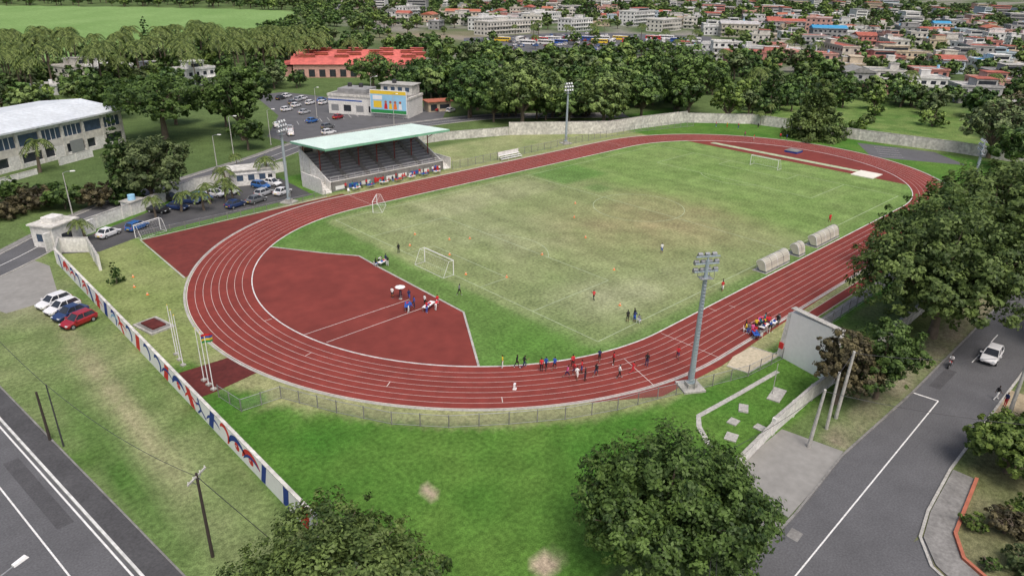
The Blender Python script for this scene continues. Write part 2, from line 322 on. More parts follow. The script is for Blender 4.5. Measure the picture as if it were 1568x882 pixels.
b=MB(); b.poly([(-93,45.5),(-88,42.5),(-80,46.2),(-60,48.4),(-45.5,49.5),(-44.5,66),(-62,66.8),(-79,56.6),(-89,51)],.009,'asphalt_dark'); b.obj('stadium_car_park')
b=MB(); b.poly([(84,-13),(99,-3),(104,-22),(94,-33)],.009,'asphalt'); 
for i in range(5): lineseg(b,(87+i*2.6,-14+i*1.4),(90+i*2.6,-19+i*1.4),.1,.016,'road_paint')
b.obj('corner_car_park')
b=MB(); b.poly([(-112,48),(-104,26),(-97.5,27),(-95.5,41),(-97,46)],.0055,'concrete_pad') ; b.obj('corner_footpath')
b=MB(); b.poly([(-125,-71.8),(-62,-72.6),(-57,-72.6),(-45,-71.4),(140,-69.8),(140,-62.6),(-33,-64),(-51,-63.6),(-62,-64.4),(-125,-66)],.008,'asphalt')
b.poly([(-125,-71.9),(-60.5,-71.9),(-56.5,-73),(-60,-75),(-63,-82),(-70,-110),(-125,-110)][::-1],.0065,'asphalt'); b.poly([(-30,-64.6),(-24,-64.6),(-24,-65.8),(-30,-65.8)][::-1],.012,'asphalt_patch'); b.obj('side_road')
b=MB(); lineseg(b,(-100,-68.6),(-32.7,-66.5),.13,.016,'road_paint'); lineseg(b,(-32.7,-66.5),(-33.0,-63.9),.22,.0162,'road_paint'); lineseg(b,(-20,-66.3),(120,-66),.12,.016,'road_paint',(3,5)); b.obj('side_road_markings')
b=MB(); b.ribbon([(-125,-65.9),(-62,-64.3),(-51,-63.5),(-33,-63.9),(140,-62.5)],.22,0,'concrete_dark',h=.13)
b.ribbon([(140,-69.9),(-45,-71.5),(-53,-72.1),(-57,-72.8),(-59.8,-74.6),(-61.6,-78),(-63,-84),(-68,-105)],.25,0,'concrete',h=.14); b.obj('side_road_kerbs')
b=MB(); b.poly([(-45,-71.7),(-53,-72.3),(-56.8,-73.0),(-59.4,-74.8),(-61.2,-78.2),(-62.6,-84),(-60,-84.5),(-58.8,-79),(-57.2,-76),(-54.5,-74.6),(-45,-73.6)],.12,'concrete_dark',z0=0)
b.ribbon([(-45,-73.7),(-54.5,-74.7),(-57.1,-76.1),(-58.6,-79),(-60,-84.5)],.3,0,'terracotta',h=.35); b.obj('side_road_footpath')
b=MB(); b.poly([(-37,-71.5),(-24,-71.2),(-24,-74.8),(-37,-75)],.1,'soil',z0=0); b.box(-33.5,-24,-76.2,-76,0,1.6,'white_wall'); b.obj('corner_pavement')
b=MB(); b.poly([(-62,-58),(-57,-57.3),(-51,-57.3),(-50,-63.3),(-58,-63.9),(-63,-64.1)][::-1],.05,'concrete_pad',z0=0); b.obj('entrance_apron')
b=MB(); b.poly([(-66,-63),(-64.6,-62.6),(-64,-64),(-65.4,-64.3)],.016,'concrete_dark'); b.poly([(-65.2,-66.0),(-63.9,-65.9),(-63.9,-64.9),(-65.2,-65)],.014,'concrete_dark'); b.obj('manhole_cover')
b=MB()
b.ribbon([(-40.2,-51.2),(-48,-50.7),(-55.4,-50.1),(-57,-51.2),(-59.3,-54)],.55,0,'concrete',h=.05); b.obj('garden_path')
b=MB()
for (x,y,sx,sy,r) in((-45.2,-53.7,1.5,.7,.2),(-50.5,-52.6,.8,.5,.5),(-53.6,-53.2,.6,.5,.1),(-56.2,-54.5,.7,.6,.3),(-52.5,-55.6,.5,.5,0)):
    b.T=Matrix.Translation((x,y,0))@Matrix.Rotation(r,4,'Z'); b.box(-sx,sx,-sy,sy,0,.12,'concrete')
b.T=Matrix.Identity(4); b.obj('stepping_slabs')

# ------------------------------------------------------------------ walls
def wall(name,pts,h,k='white_wall',t=.22,step=4,cop=True):
    b=MB(); b.ribbon(pts,t,0,k,h=h)
    for i in range(len(pts)-1):
        p=Vector(pts[i][:2]);q=Vector(pts[i+1][:2]);L=(q-p).length; n=max(1,int(L/step)); a=math.atan2(q.y-p.y,q.x-p.x)
        for j in range(n+1):
            c=p.lerp(q,j/n); b.T=Matrix.Translation((c.x,c.y,0))@Matrix.Rotation(a,4,'Z'); b.box(-.17,.17,-.2,.2,0,h+.06,k)
    b.T=Matrix.Identity(4)
    if cop: b.ribbon(pts,t+.1,h+.002,'concrete',h=.07)
    return b.obj(name)
b=MB(); b.ribbon([(-94.25,41),(-94.25,-39)],.24,0,'white_paint',h=2.35); b.ribbon([(-94.25,41),(-94.25,-39)],.34,2.352,'white_wall_stained',h=.08)
xf=-94.25-.12
def shp(pts,k,lv): b.add([(xf-.004-.004*lv,p[0],p[1]) for p in pts],[tuple(range(len(pts)))],k)
rr=random.Random(3); y=39.5; i=0
def arcs(cy,cz,r,a0,a1,w,k,lv,n=10):
    A=[(cy+r*math.cos(a0+(a1-a0)*j/n),cz+r*math.sin(a0+(a1-a0)*j/n)) for j in range(n+1)]
    B_=[(cy+(r-w*(math.sin(math.pi*j/n)**.6+.15))*math.cos(a0+(a1-a0)*j/n),cz+(r-w*(math.sin(math.pi*j/n)**.6+.15))*math.sin(a0+(a1-a0)*j/n)) for j in range(n+1)]
    for j in range(n):
        q=[A[j],A[j+1],B_[j+1],B_[j]]; q=[(p[0],min(2.3,max(.03,p[1]))) for p in q]; shp(q,k,lv)
while y>-31.5:
    k=['mural_blue','mural_red','mural_blue','mural_blue','mural_red'][i%5]; t=rr.choice('pspacaf')
    if t=='p': s=rr.uniform(.5,1.2); w_=rr.uniform(.8,1.5); shp([(y,.03),(y-w_,.03),(y-w_-s,2.3),(y-s,2.3)],k,0)
    elif t=='s': s=-rr.uniform(.4,1.); w_=rr.uniform(.7,1.3); shp([(y-1,.03),(y-1-w_,.03),(y-1-w_-s,2.3),(y-1-s,2.3)],k,0)
    elif t=='a': arcs(y-1.2,1.2,1.1,.3,4.4,.5,k,1)
    elif t=='c': arcs(y-1.3,.1,2.1,.25,2.7,.6,k,1); arcs(y-1.3,1.1,.5,0,6.28,.5,'mural_red',2)
    else:
        arcs(y-1.0,1.95,.26,0,6.28,.26,k,2); shp([(y-.8,1.7),(y-1.3,1.65),(y-1.7,.9),(y-1.2,.8)],k,1); shp([(y-1.2,.95),(y-1.6,.9),(y-.5,.1),(y-.2,.15)],k,2); shp([(y-1.3,.9),(y-1.7,1.0),(y-2.6,.4),(y-2.4,.2)],k,2); shp([(y-.9,1.6),(y-1.2,1.4),(y-.1,1.1),(y,1.3)],k,2)
    if rr.random()<.4: arcs(y-1.5,-.5,2.2,.5,2.4,.3,rr.choice(['mural_red','mural_blue','mural_sky']),3)
    y-=rr.uniform(2.6,3.6); i+=1
shp([(-33.2,.03),(-34.2,.03),(-34.6,2.3),(-33.6,2.3)],'mural_blue',0); shp([(-36.3,.03),(-37.6,.03),(-38.2,2.3),(-37.0,2.3)],'mural_red',0)
b.obj('mural_wall')
wall('entrance_wall',[(-94.2,41.2),(-92.6,46.2),(-89.2,43.5),(-90.2,34)],2.5)
wall('boundary_wall',[(-89.5,52.8),(-79.6,57.9),(-62.1,68.6),(-40.6,70.6)],2.3)
wall('garden_wall',[(-78,108),(-70,112.5)],1.8); wall('garden_wall',[(-92,98),(-84,102.5)],1.2)
b=MB(); b.box(-2.6,2.6,-2.2,2.2,0,3.6,'white_wall'); b.box(-2.9,2.9,-2.5,2.5,3.6,3.85,'white_wall_stained'); b.box(-1.2,1.2,-1.1,1.1,3.85,4.7,'white_wall'); b.box(-1.0,1.0,-2.23,-2.2,.0,2.1,'glass_dark'); b.box(-2.63,-2.6,-1.2,1.2,1,2.3,'window_blue'); b.box(2.9,6.5,-1.6,-1.3,0,2.4,'white_wall'); b.box(-4,-2.65,-1.9,-1.6,0,3.0,'white_wall'); b.obj('gate_house',(-91.8,51.5,0),.55)
b=MB(); b.box(-4.6,4.6,-2.3,2.3,0,3.3,'white_wall'); b.box(-4.9,4.9,-2.6,2.6,3.3,3.5,'white_wall_stained')
for x in(-3.4,-1.1,1.2): b.box(x,x+1.3,-2.33,-2.3,1.1,2.3,'window_blue')
b.box(3,3.9,-2.33,-2.3,.02,2.1,'glass_dark'); b.box(-4.63,-4.6,-1,.8,1,2.2,'window_blue'); b.box(-4.75,4.75,-2.45,-2.34,2.5,2.62,'white_paint'); b.obj('changing_room_block',(-50.6,66.4,0),-.3)
b=MB(); b.box(-1.6,1.6,-1.2,1.2,0,2.4,'white_wall'); b.box(-1.8,1.8,-1.4,1.4,2.4,2.55,'concrete'); b.cyl((0,0,2.55),(0,0,3.5),.7,.65,'sky_panel',12); b.box(-1.62,-1.6,-.5,.5,.1,2,'blue'); b.obj('pump_house',(-76.9,60.5,0),.5)
wall('back_wall',[(-10,74.5),(8.9,73.4),(27.0,67.6)],2.3,'white_wall_stained',step=3.5)
wall('back_wall',[(27.6,67.5),(51.7,50.8)],3.6,'white_wall_stained',step=3.5)
wall('back_wall',[(51.9,50.7),(66,49.5),(85.4,46.1)],3.6,'white_wall_stained',step=3.5)
wall('back_wall',[(85.6,46.0),(100.5,31.5),(102.6,19.2),(102.8,1.9),(107.9,-26),(108.5,-55)],3.0,'white_wall_stained',step=3.5)
wall('low_wall',[(-60.5,-57.6),(-52.7,-57.0)],1.4,step=5); wall('low_wall',[(-52.5,-57),(-43.3,-56.7),(-37.4,-56.9)],1.9,step=4.5)
wall('roadside_wall',[(-35,-57.2),(40,-56.3)],2.0,'white_wall_stained')
b=MB(); b.T=Matrix.Translation((-36.3,-50.0,0))@Matrix.Rotation(math.radians(-104),4,'Z')
b.add([(0,-.35,0),(6.9,-.35,0),(6.9,.35,0),(0,.35,0),(0.1,-.35,6.3),(6.9,-.35,6.7),(6.9,.35,6.7),(.1,.35,6.3)],[(0,1,5,4),(1,2,6,5),(2,3,7,6),(3,0,4,7),(4,5,6,7)],'white_paint')
b.add([(-.9,-.3,0),(0,-.3,0),(0,.3,0),(-.9,.3,0),(-.35,-.3,6.0),(0,-.3,6.2),(0,.3,6.2),(-.35,.3,6.0)],[(0,1,5,4),(1,2,6,5),(2,3,7,6),(3,0,4,7),(4,5,6,7)],'white_wall')
for x in(1.2,3.5,5.8): b.box(x-.2,x+.2,.35,1.5,0,5.6,'white_wall_stained')
b.box(-.75,-.15,-.42,-.3,1.1,1.9,'red'); b.box(-.05,7.0,-.42,.42,6.72,6.82,'concrete'); b.T=Matrix.Identity(4)
b.obj('practice_wall')

# ------------------------------------------------------------------ fences
def fence(name,pts,h=1.5,step=2.6,k='steel_grey'):
    b=MB()
    for i in range(len(pts)-1):
        p=Vector(pts[i]);q=Vector(pts[i+1]);L=(q-p).length;n=max(1,round(L/step))
        for j in range(n+(i==len(pts)-2)):
            c=p.lerp(q,j/n); b.cyl((c.x,c.y,0),(c.x,c.y,h+.1),.055,.055,'concrete_dark',6)
        b.cyl((*p,h),(*q,h),.03,.03,k,5,False); b.cyl((*p,.1),(*q,.1),.02,.02,k,5,False)
        b.add([(*p,.05),(*q,.05),(*q,h),(*p,h)],[(0,1,2,3)],'chain_link')
    return b.obj(name)
fence('chain_link_fence',[(-91.5,-12.8),(-90.9,-17.1),(-86.6,-17.5),(-83.6,-24),(-80.5,-29.6),(-76.5,-34),(-71.5,-37.7),(-66.5,-41),(-61,-43.6),(-56,-45.2),(-51.4,-46.9),(-43.9,-49.4),(-37,-50.1)])
fence('chain_link_fence',[(-44,46.9),(-60,45.8),(-81,45)],1.2); fence('chain_link_fence',[(-10,47.4),(0,47.6),(12,47.8),(32,48),(60,47.2),(82,41)],1.8)
fence('chain_link_fence',[(-28,-49.9),(12,-49.9)],1.8)

# ------------------------------------------------------------------ grandstand
E=bpy.data.objects.new('grandstand',None); link(E); E.location=(0,0,0)
x0,x1,yf=-41.6,-11.8,48.6
b=MB(); nrow=11; 
for i in range(nrow):
    ya=yf+.9+i*.98; b.box(x0+.3,x1-.3,ya,ya+.98,0.02*i,1.3+i*.46,'seat_grey'); b.box(x0+.35,x1-.35,ya+.25,ya+.75,1.302+i*.46,1.42+i*.46,'seat_light')
b.obj('seating_tiers',parent=E)
b=MB()
for xs in(-36.5,-31,-26.7,-22,-17):
    for i in range(nrow*2): ya=yf+.9+i*.49; b.box(xs-.5,xs+.5,ya,ya+.49,1.31+i*.23,1.46+i*.23,'concrete_dark')
b.obj('stair_aisles',parent=E)
b=MB(); b.box(x0,x1,yf,yf+.25,0,2.1,'concrete_dark'); 
for i in range(9): b.box(x0+1+i*3.2,x0+3.3+i*3.2,yf-.03,yf,.3,1.1,['white_paint','blue','white_wall','red','white_paint'][i%5])
b.box(x0,x1,yf-.05,yf+.3,2.1,2.2,'white_wall'); b.box(x0,x1,60.9,61.2,0,7.4,'white_wall_stained')
for i in range(10): b.box(x0+1+i*3,x0+3.1+i*3,60.87,60.9,6.0,7.1,'terracotta' if i%2 else 'glass_dark')
b.obj('front_and_back_walls',parent=E)
for nm,xx in(('side_wall',x0-.15),('side_wall_far',x1-.15)):
    b=MB(); pr=[(yf,0),(61.2,0),(61.2,7.4),(60.2,6.9),(yf+.9,2.3),(yf,2.2)]
    b.add([(xx,p[0],p[1]) for p in pr]+[(xx+.3,p[0],p[1]) for p in pr],[tuple(range(6))[::-1],tuple(range(6,12))]+[(i,(i+1)%6,6+(i+1)%6,6+i) for i in range(6)],'white_wall')
    for k in range(4): b.box(xx-.04,xx-.003,yf+2+k*3,yf+2.25+k*3,0,2.4+k*1.4,'white_wall_stained')
    b.obj(nm,parent=E)
b=MB()
for i in range(8): b.box(x0-2.2,x0-.2,yf-.5+i*.6+.0,yf+.1+i*.6,0,.25+i*.25,'white_wall')
b.box(x0-2.4,x0-2.2,yf-.5,yf+8,0,3.2,'white_wall'); b.box(x0-2.2,x0-.2,yf+4.3,yf+8,0,2.3,'white_wall')
for i in range(7): b.box(x1+.2,x1+2.0,yf-.2+i*.6,yf+.4+i*.6,0,.25+i*.25,'white_wall')
b.box(x1+2.0,x1+2.2,yf-.2,yf+6,0,2.6,'white_wall'); b.obj('access_stairs',parent=E)
b=MB(); zF,zB=9.6,8.7; rx0,rx1,ry0,ry1=-43.4,-11.2,46.6,61.4
def rf(x,y,dz=0): return (x,y,zF+(zB-zF)*(y-ry0)/(ry1-ry0)+dz)
b.add([rf(rx0,ry0),rf(rx1,ry0),rf(rx1,ry1),rf(rx0,ry1),rf(rx0,ry0,.12),rf(rx1,ry0,.12),rf(rx1,ry1,.12),rf(rx0,ry1,.12)],[(4,5,6,7),(0,3,2,1),(0,1,5,4),(1,2,6,5),(2,3,7,6),(3,0,4,7)],'roof_mint')
n=46
for i in range(n):
    xx=rx0+(i+.5)*(rx1-rx0)/n; b.add([rf(xx-.06,ry0,.123),rf(xx+.06,ry0,.123),rf(xx+.06,ry1,.123),rf(xx-.06,ry1,.123),rf(xx,ry0,.18),rf(xx,ry1,.18)],[(0,4,5,3),(4,1,2,5)],'roof_mint')
b.add([rf(rx0,ry0-.02,-.35),rf(rx1,ry0-.02,-.35),rf(rx1,ry0-.02,.14),rf(rx0,ry0-.02,.14)],[(0,1,2,3)],'mint_edge'); b.add([rf(rx0-.02,ry0,-.3),rf(rx0-.02,ry1,-.3),rf(rx0-.02,ry1,.14),rf(rx0-.02,ry0,.14)],[(0,1,2,3)],'mint_edge')
b.obj('roof',parent=E)
b=MB()
for i in range(7):
    xx=x0+.6+i*(x1-x0-1.2)/6; b.cyl((xx,53.6,2.8),(xx,53.6,9.1),.13,.13,'post_maroon',8); b.cyl((xx,60.6,6),(xx,60.6,8.7),.13,.13,'post_maroon',8)
    b.add([rf(xx-.1,ry0+.2,-.1),rf(xx+.1,ry0+.2,-.1),rf(xx+.1,ry1,-.1),rf(xx-.1,ry1,-.1),rf(xx-.1,ry0+.2,-.25),rf(xx+.1,ry0+.2,-.25),rf(xx+.1,53.6,-.7),rf(xx-.1,53.6,-.7),rf(xx+.1,ry1,-.4),rf(xx-.1,ry1,-.4)],[(0,4,7),(0,7,3),(3,7,9),(1,2,6),(1,6,5),(2,8,6),(4,5,6,7),(7,6,8,9)],'post_maroon')
    b.cyl((xx,53.6,6.8),(xx,49.5,9.2),.07,.07,'post_maroon',6)
b.obj('roof_frame',parent=E)
b=MB()
for i in range(16): b.cyl((x0+i*(x1-x0)/15,yf+.1,2.2),(x0+i*(x1-x0)/15,yf+.1,3.1),.025,.025,'white_paint',5)
for z in(2.65,3.1): b.cyl((x0,yf+.1,z),(x1,yf+.1,z),.025,.025,'white_paint',5)
b.obj('handrail',parent=E)

# ------------------------------------------------------------------ floodlight masts, lamps, poles
def mast(loc,rot):
    b=MB(); b.box(-1.3,1.3,-1.3,1.3,0,.22,'concrete'); b.box(-.55,.55,-.55,.55,.22,.7,'concrete'); b.cyl((0,0,.7),(0,0,15.6),.34,.2,'mast_steel',12); b.cyl((0,0,.7),(0,0,.8),.5,.5,'mast_steel',12)
    b.box(-.3,.3,-.34,-.2,1.2,2.0,'steel_grey')
    for k,z in enumerate((14.3,15.2,16.0)):
        b.box(-1.35,1.35,-.08,.08,z-.06,z+.06,'mast_steel')
        for j in range(4 if k<2 else 3):
            x=(-1.15+j*.77) if k<2 else (-.8+j*.8); b.T=Matrix.Translation((x,-.25,z+.1))@Matrix.Rotation(math.radians(-28),4,'X')
            b.box(-.25,.25,-.16,.16,-.24,.24,'steel_grey'); b.box(-.22,.22,-.18,-.16,-.2,.2,'lamp_glass'); b.T=Matrix.Identity(4)
    b.box(-.06,.06,-.06,.06,15.2,16.3,'mast_steel'); b.box(-.7,.7,-.5,.5,13.55,13.6,'steel_grey')
    for s in(-1,1): b.cyl((s*.7,-.5,14.5),(s*.7,.5,14.5),.03,.03,'steel_grey',5); b.cyl((s*.7,.5,13.6),(s*.7,.5,14.5),.03,.03,'steel_grey',5); b.cyl((s*.7,-.5,13.6),(s*.7,-.5,14.5),.03,.03,'steel_grey',5)
    for i in range(30): b.box(-.16,.16,.2,.36,1.5+i*.4,1.54+i*.4,'steel_grey')
    b.obj('floodlight_mast',loc,rot)
mast((-51.1,-46.2,0),2.6); mast((32.1,49.5,0),-.2); mast((-51.7,47.8,0),.5); mast((40,-47.5,0),-2.6+6.28)
def lamp(loc,rot,h=9.5):
    b=MB(); b.cyl((0,0,0),(0,0,h),.12,.07,'pole_conc',8); b.cyl((0,0,.0),(0,0,.3),.2,.2,'concrete',8); b.tube([(0,0,h),(0,-.8,h+.35),(0,-1.7,h+.45)],[.06,.05,.04],'steel_grey',6)
    b.add([(-.16,-1.6,h+.42),(.16,-1.6,h+.42),(.2,-2.5,h+.5),(-.2,-2.5,h+.5),(-.12,-1.6,h+.56),(.12,-1.6,h+.56),(.12,-2.4,h+.66),(-.12,-2.4,h+.66)],[(0,1,2,3),(4,7,6,5),(0,4,5,1),(1,5,6,2),(2,6,7,3),(3,7,4,0)],'white_paint'); b.obj('street_lamp',loc,rot)
for x,y,r,h in((-43.8,91.5,.4,9.6),(-30.8,98,.4,9),(-52.5,80.5,.4,8),(-86,66,.7,8),(10,100,0,9),(-2,125,0,9),(25,135,1,9),(-114.9,-38.2,math.radians(110),8.6)): lamp((x,y,0),r,h)
def upole(loc,h,k='wood_pole',arm=True,r=.14,tilt=0,rot=0):
    b=MB(); b.T=Matrix.Rotation(tilt,4,'X'); b.cyl((0,0,0),(0,0,h),r,r*.7,k,8)
    if arm:
        b.box(-1.1,1.1,-.06,.06,h-.35,h-.22,'pole_conc')
        for x in(-1,-.4,.4,1): b.cyl((x,0,h-.22),(x,0,h-.05),.05,.04,'white_wall',6)
        b.cyl((-.6,.05,h-.35),(0,.05,h-1.1),.03,.03,'steel_grey',5); b.cyl((.6,.05,h-.35),(0,.05,h-1.1),.03,.03,'steel_grey',5)
    b.obj('utility_pole',loc,rot)
upole((-101.4,-35.1,0),8.2,rot=.6); upole((-106.9,-9.5,0),5.6,arm=False); upole((-106.2,-11.4,0),7,arm=False,k='dark_metal',r=.08)
upole((-44.7,-60.2,0),8.2,'pole_conc',False,.2,.03); upole((-47.4,-60.4,0),6.8,'pole_conc',False,.18); upole((-51.9,-60.6,0),6.9,'pole_conc',False,.2,.05); upole((-30.9,-72.8,0),8,'pole_conc',True,.22); upole((-66,-58.6,0),5.5,'pole_conc',False,.18); upole((-45.5,-53.3,0),4,'pole_conc',False,.05)
b=MB()
def cable(p,q,sag=1.0,r=.026,n=10):
    p=Vector(p);q=Vector(q); P=[p.lerp(q,i/n)-Vector((0,0,sag*4*(i/n)*(1-i/n))) for i in range(n+1)]; b.tube(P,[r]*(n+1),'dark_metal',4)
for o in(-.5,.5): cable((-66,-58.6+o*.2,5.4+o*.1),(-101.4,-78+o,9),1.2)
cable((-66,-58.6,5.3),(-51.9,-60.9,6.8),.5); cable((-51.9,-60.9,6.8),(-44.7,-60.4,8),.3); cable((-44.7,-60.4,8),(-30.9,-72.8,7.7),.6); cable((-51.9,-60.9,6.7),(-41,-82,8),.8); cable((-44.7,-60.4,7.8),(0,-60.5,8),1.2); cable((-30.9,-72.8,7.7),(30,-72,8),1.5)
cable((-101.4,-35.1,7.9),(-106.2,-11.4,7),1); cable((-106.2,-11.4,6.9),(-110,30,8),1); cable((-101.4,-35.1,7.9),(-97.2,-36.5,0.1),0,.03)
b.obj('overhead_cables')
for i,(x,y) in enumerate(((-91.8,-3.4),(-91.6,-1.8),(-91.4,-.2),(-91.3,-8.3),(-91.3,-9.6),(-91.3,-10.9))):
    b=MB(); b.box(-.25,.25,-.25,.25,0,.2,'concrete'); b.cyl((0,0,.2),(0,0,6.6),.06,.035,'white_paint',8); b.cyl((0,0,6.6),(0,0,6.7),.07,.02,'yellow',8)
    if i==4:
        for j,k in enumerate(('red','blue','yellow','green')):
            P=[(.04,0),(.5,.12),(1.0,-.08),(1.5,.06)]; b.add([(p[0],p[1],6.3-j*.26-p[0]*.25) for p in P]+[(p[0],p[1],6.04-j*.26-p[0]*.25) for p in P],[(m,m+1,m+5,m+4) for m in range(3)],k)
    b.obj('flagpole',(x,y,0),.3)
b=MB(); b.box(-1.6,1.6,-2.2,2.2,0,.25,'concrete'); b.box(-1.3,1.3,-1.9,1.9,.252,.3,'concrete_dark'); b.box(-.9,.9,-1.4,1.4,.3,.5,'path_maroon'); b.obj('stone_plinth',(-90.8,9.2,0),.2)

# ------------------------------------------------------------------ goals & dugouts
def goal(loc,rot,w=7.32,h=2.44,d=2.0,name='football_goal'):
    b=MB(); r=.07; W2=w/2
    for s in(-1,1): b.cyl((0,s*W2,0),(0,s*W2,h),r,r,'white_paint',8); b.cyl((0,s*W2,h),(-d*.45,s*W2,h),.03,.03,'white_paint',6); b.cyl((-d*.45,s*W2,h),(-d,s*W2,0),.03,.03,'white_paint',6); b.cyl((0,s*W2,.04),(-d,s*W2,.04),.025,.025,'white_paint',6)
    b.cyl((0,-W2-r,h),(0,W2+r,h),r,r,'white_paint',8); b.cyl((-d,-W2,.04),(-d,W2,.04),.025,.025,'white_paint',6); b.cyl((-d*.45,-W2,h),(-d*.45,W2,h),.015,.015,'white_paint',6)
    n=int(w/.45)
    for i in range(n+1):
        y=-W2+w*i/n; b.cyl((0,y,h),(-d*.45,y,h),.004,.004,'net',3,False); b.cyl((-d*.45,y,h),(-d,y,0),.004,.004,'net',3,False)
    for i in range(1,6): t=i/6; b.cyl((-d*.45-d*.55*t,-W2,h*(1-t)),(-d*.45-d*.55*t,W2,h*(1-t)),.004,.004,'net',3,False)
    for s in(-1,1):
        for i in range(1,6):
            z=h*i/6; b.cyl((0,s*W2,z),(-d*.45-d*.55*(1-z/h),s*W2,z),.004,.004,'net',3,False)
    b.obj(name,loc,rot)
goal((-50.6,.7,0),0); goal((50.6,0,0),math.pi); goal((-41,33.2,0),2.4,5,2.2,1.8); goal((-79,46.6,0),1.9,5,2.2,1.6)
def dugout(x0,x1,y):
    b=MB(); n=9; L=x1-x0; prof=[]
    for i in range(n+1):
        t=math.radians(-5+150*i/n); prof.append((-.95*math.cos(t)+.1,.75+1.35*math.sin(t)))
    prof=[(-1.0,.35)]+prof[1:]
    for k in range(len(prof)-1):
        p,q=prof[k],prof[k+1]; b.add([(0,p[0],p[1]),(L,p[0],p[1]),(L,q[0],q[1]),(0,q[0],q[1])],[(0,1,2,3)],'shelter')
        b.cyl((0,p[0]-.02,p[1]+.02),(L,p[0]-.02,p[1]+.02),.03,.03,'steel_grey',5,False)
    m=max(2,int(L/1.6))
    for j in range(m+1):
        xx=L*j/m
        for k in range(len(prof)-1): b.cyl((xx,*prof[k]),(xx,*prof[k+1]),.05,.05,'concrete_dark' if j%2 else 'white_paint',5,False)
        b.cyl((xx,-1,0),(xx,-1,.4),.05,.05,'steel_grey',5); b.cyl((xx,prof[-1][0]-.3,0),(xx,prof[-1][0]-.1,prof[-1][1]),.035,.035,'steel_grey',5)
    for xx in(0,L): b.add([(xx,-1,.35)]+[(xx,*p) for p in prof]+[(xx,.1,.35)],[tuple(range(len(prof)+2))],'shelter')
    b.box(.2,L-.2,-.6,-.15,.42,.47,'blue'); b.box(-.1,L+.1,-1.15,1.3,0,.06,'concrete'); b.obj('dugout_shelter',(x0,y,0),0)
dugout(-13.1,-5.3,-34.0); dugout(-1.9,0.2,-34.0); dugout(4.7,13.6,-34.0)
b=MB(); 
for i in range(3): b.box(0,7,i*.5,i*.5+.4,.4+i*.35,.46+i*.35,'white_paint')
for x in(0,2.3,4.6,6.9): b.cyl((x,.1,0),(x,.1,.4),.03,.03,'white_paint',5); b.cyl((x,1.3,0),(x,1.3,1.2),.03,.03,'white_paint',5); b.cyl((x,0,.4),(x,1.4,1.15),.03,.03,'white_paint',5)
b.box(0,7,1.5,1.56,1.1,2.0,'white_wall'); b.obj('bleacher_bench',(4.5,45.6,0),0)
b=MB(); b.box(-.17,.17,-.17,.17,0,.03,'orange'); b.cyl((0,0,.03),(0,0,.42),.13,.03,'orange',10); b.cyl((0,0,.2),(0,0,.28),.098,.08,'white_paint',10); cone=b.obj('training_cone',(-33.9,-5.8,0))
for p in((-45.6,4.2),(-41,10),(-38,8),(-48,12),(-49,-4),(-45,-9),(-39.8,-27),(-30,-18),(-22,-5),(-15,4),(-8,10),(-44,16),(-88.5,24),(-88,20),(-87.4,28),(-62,-3)): inst(cone,'training_cone',(p[0],p[1],0))

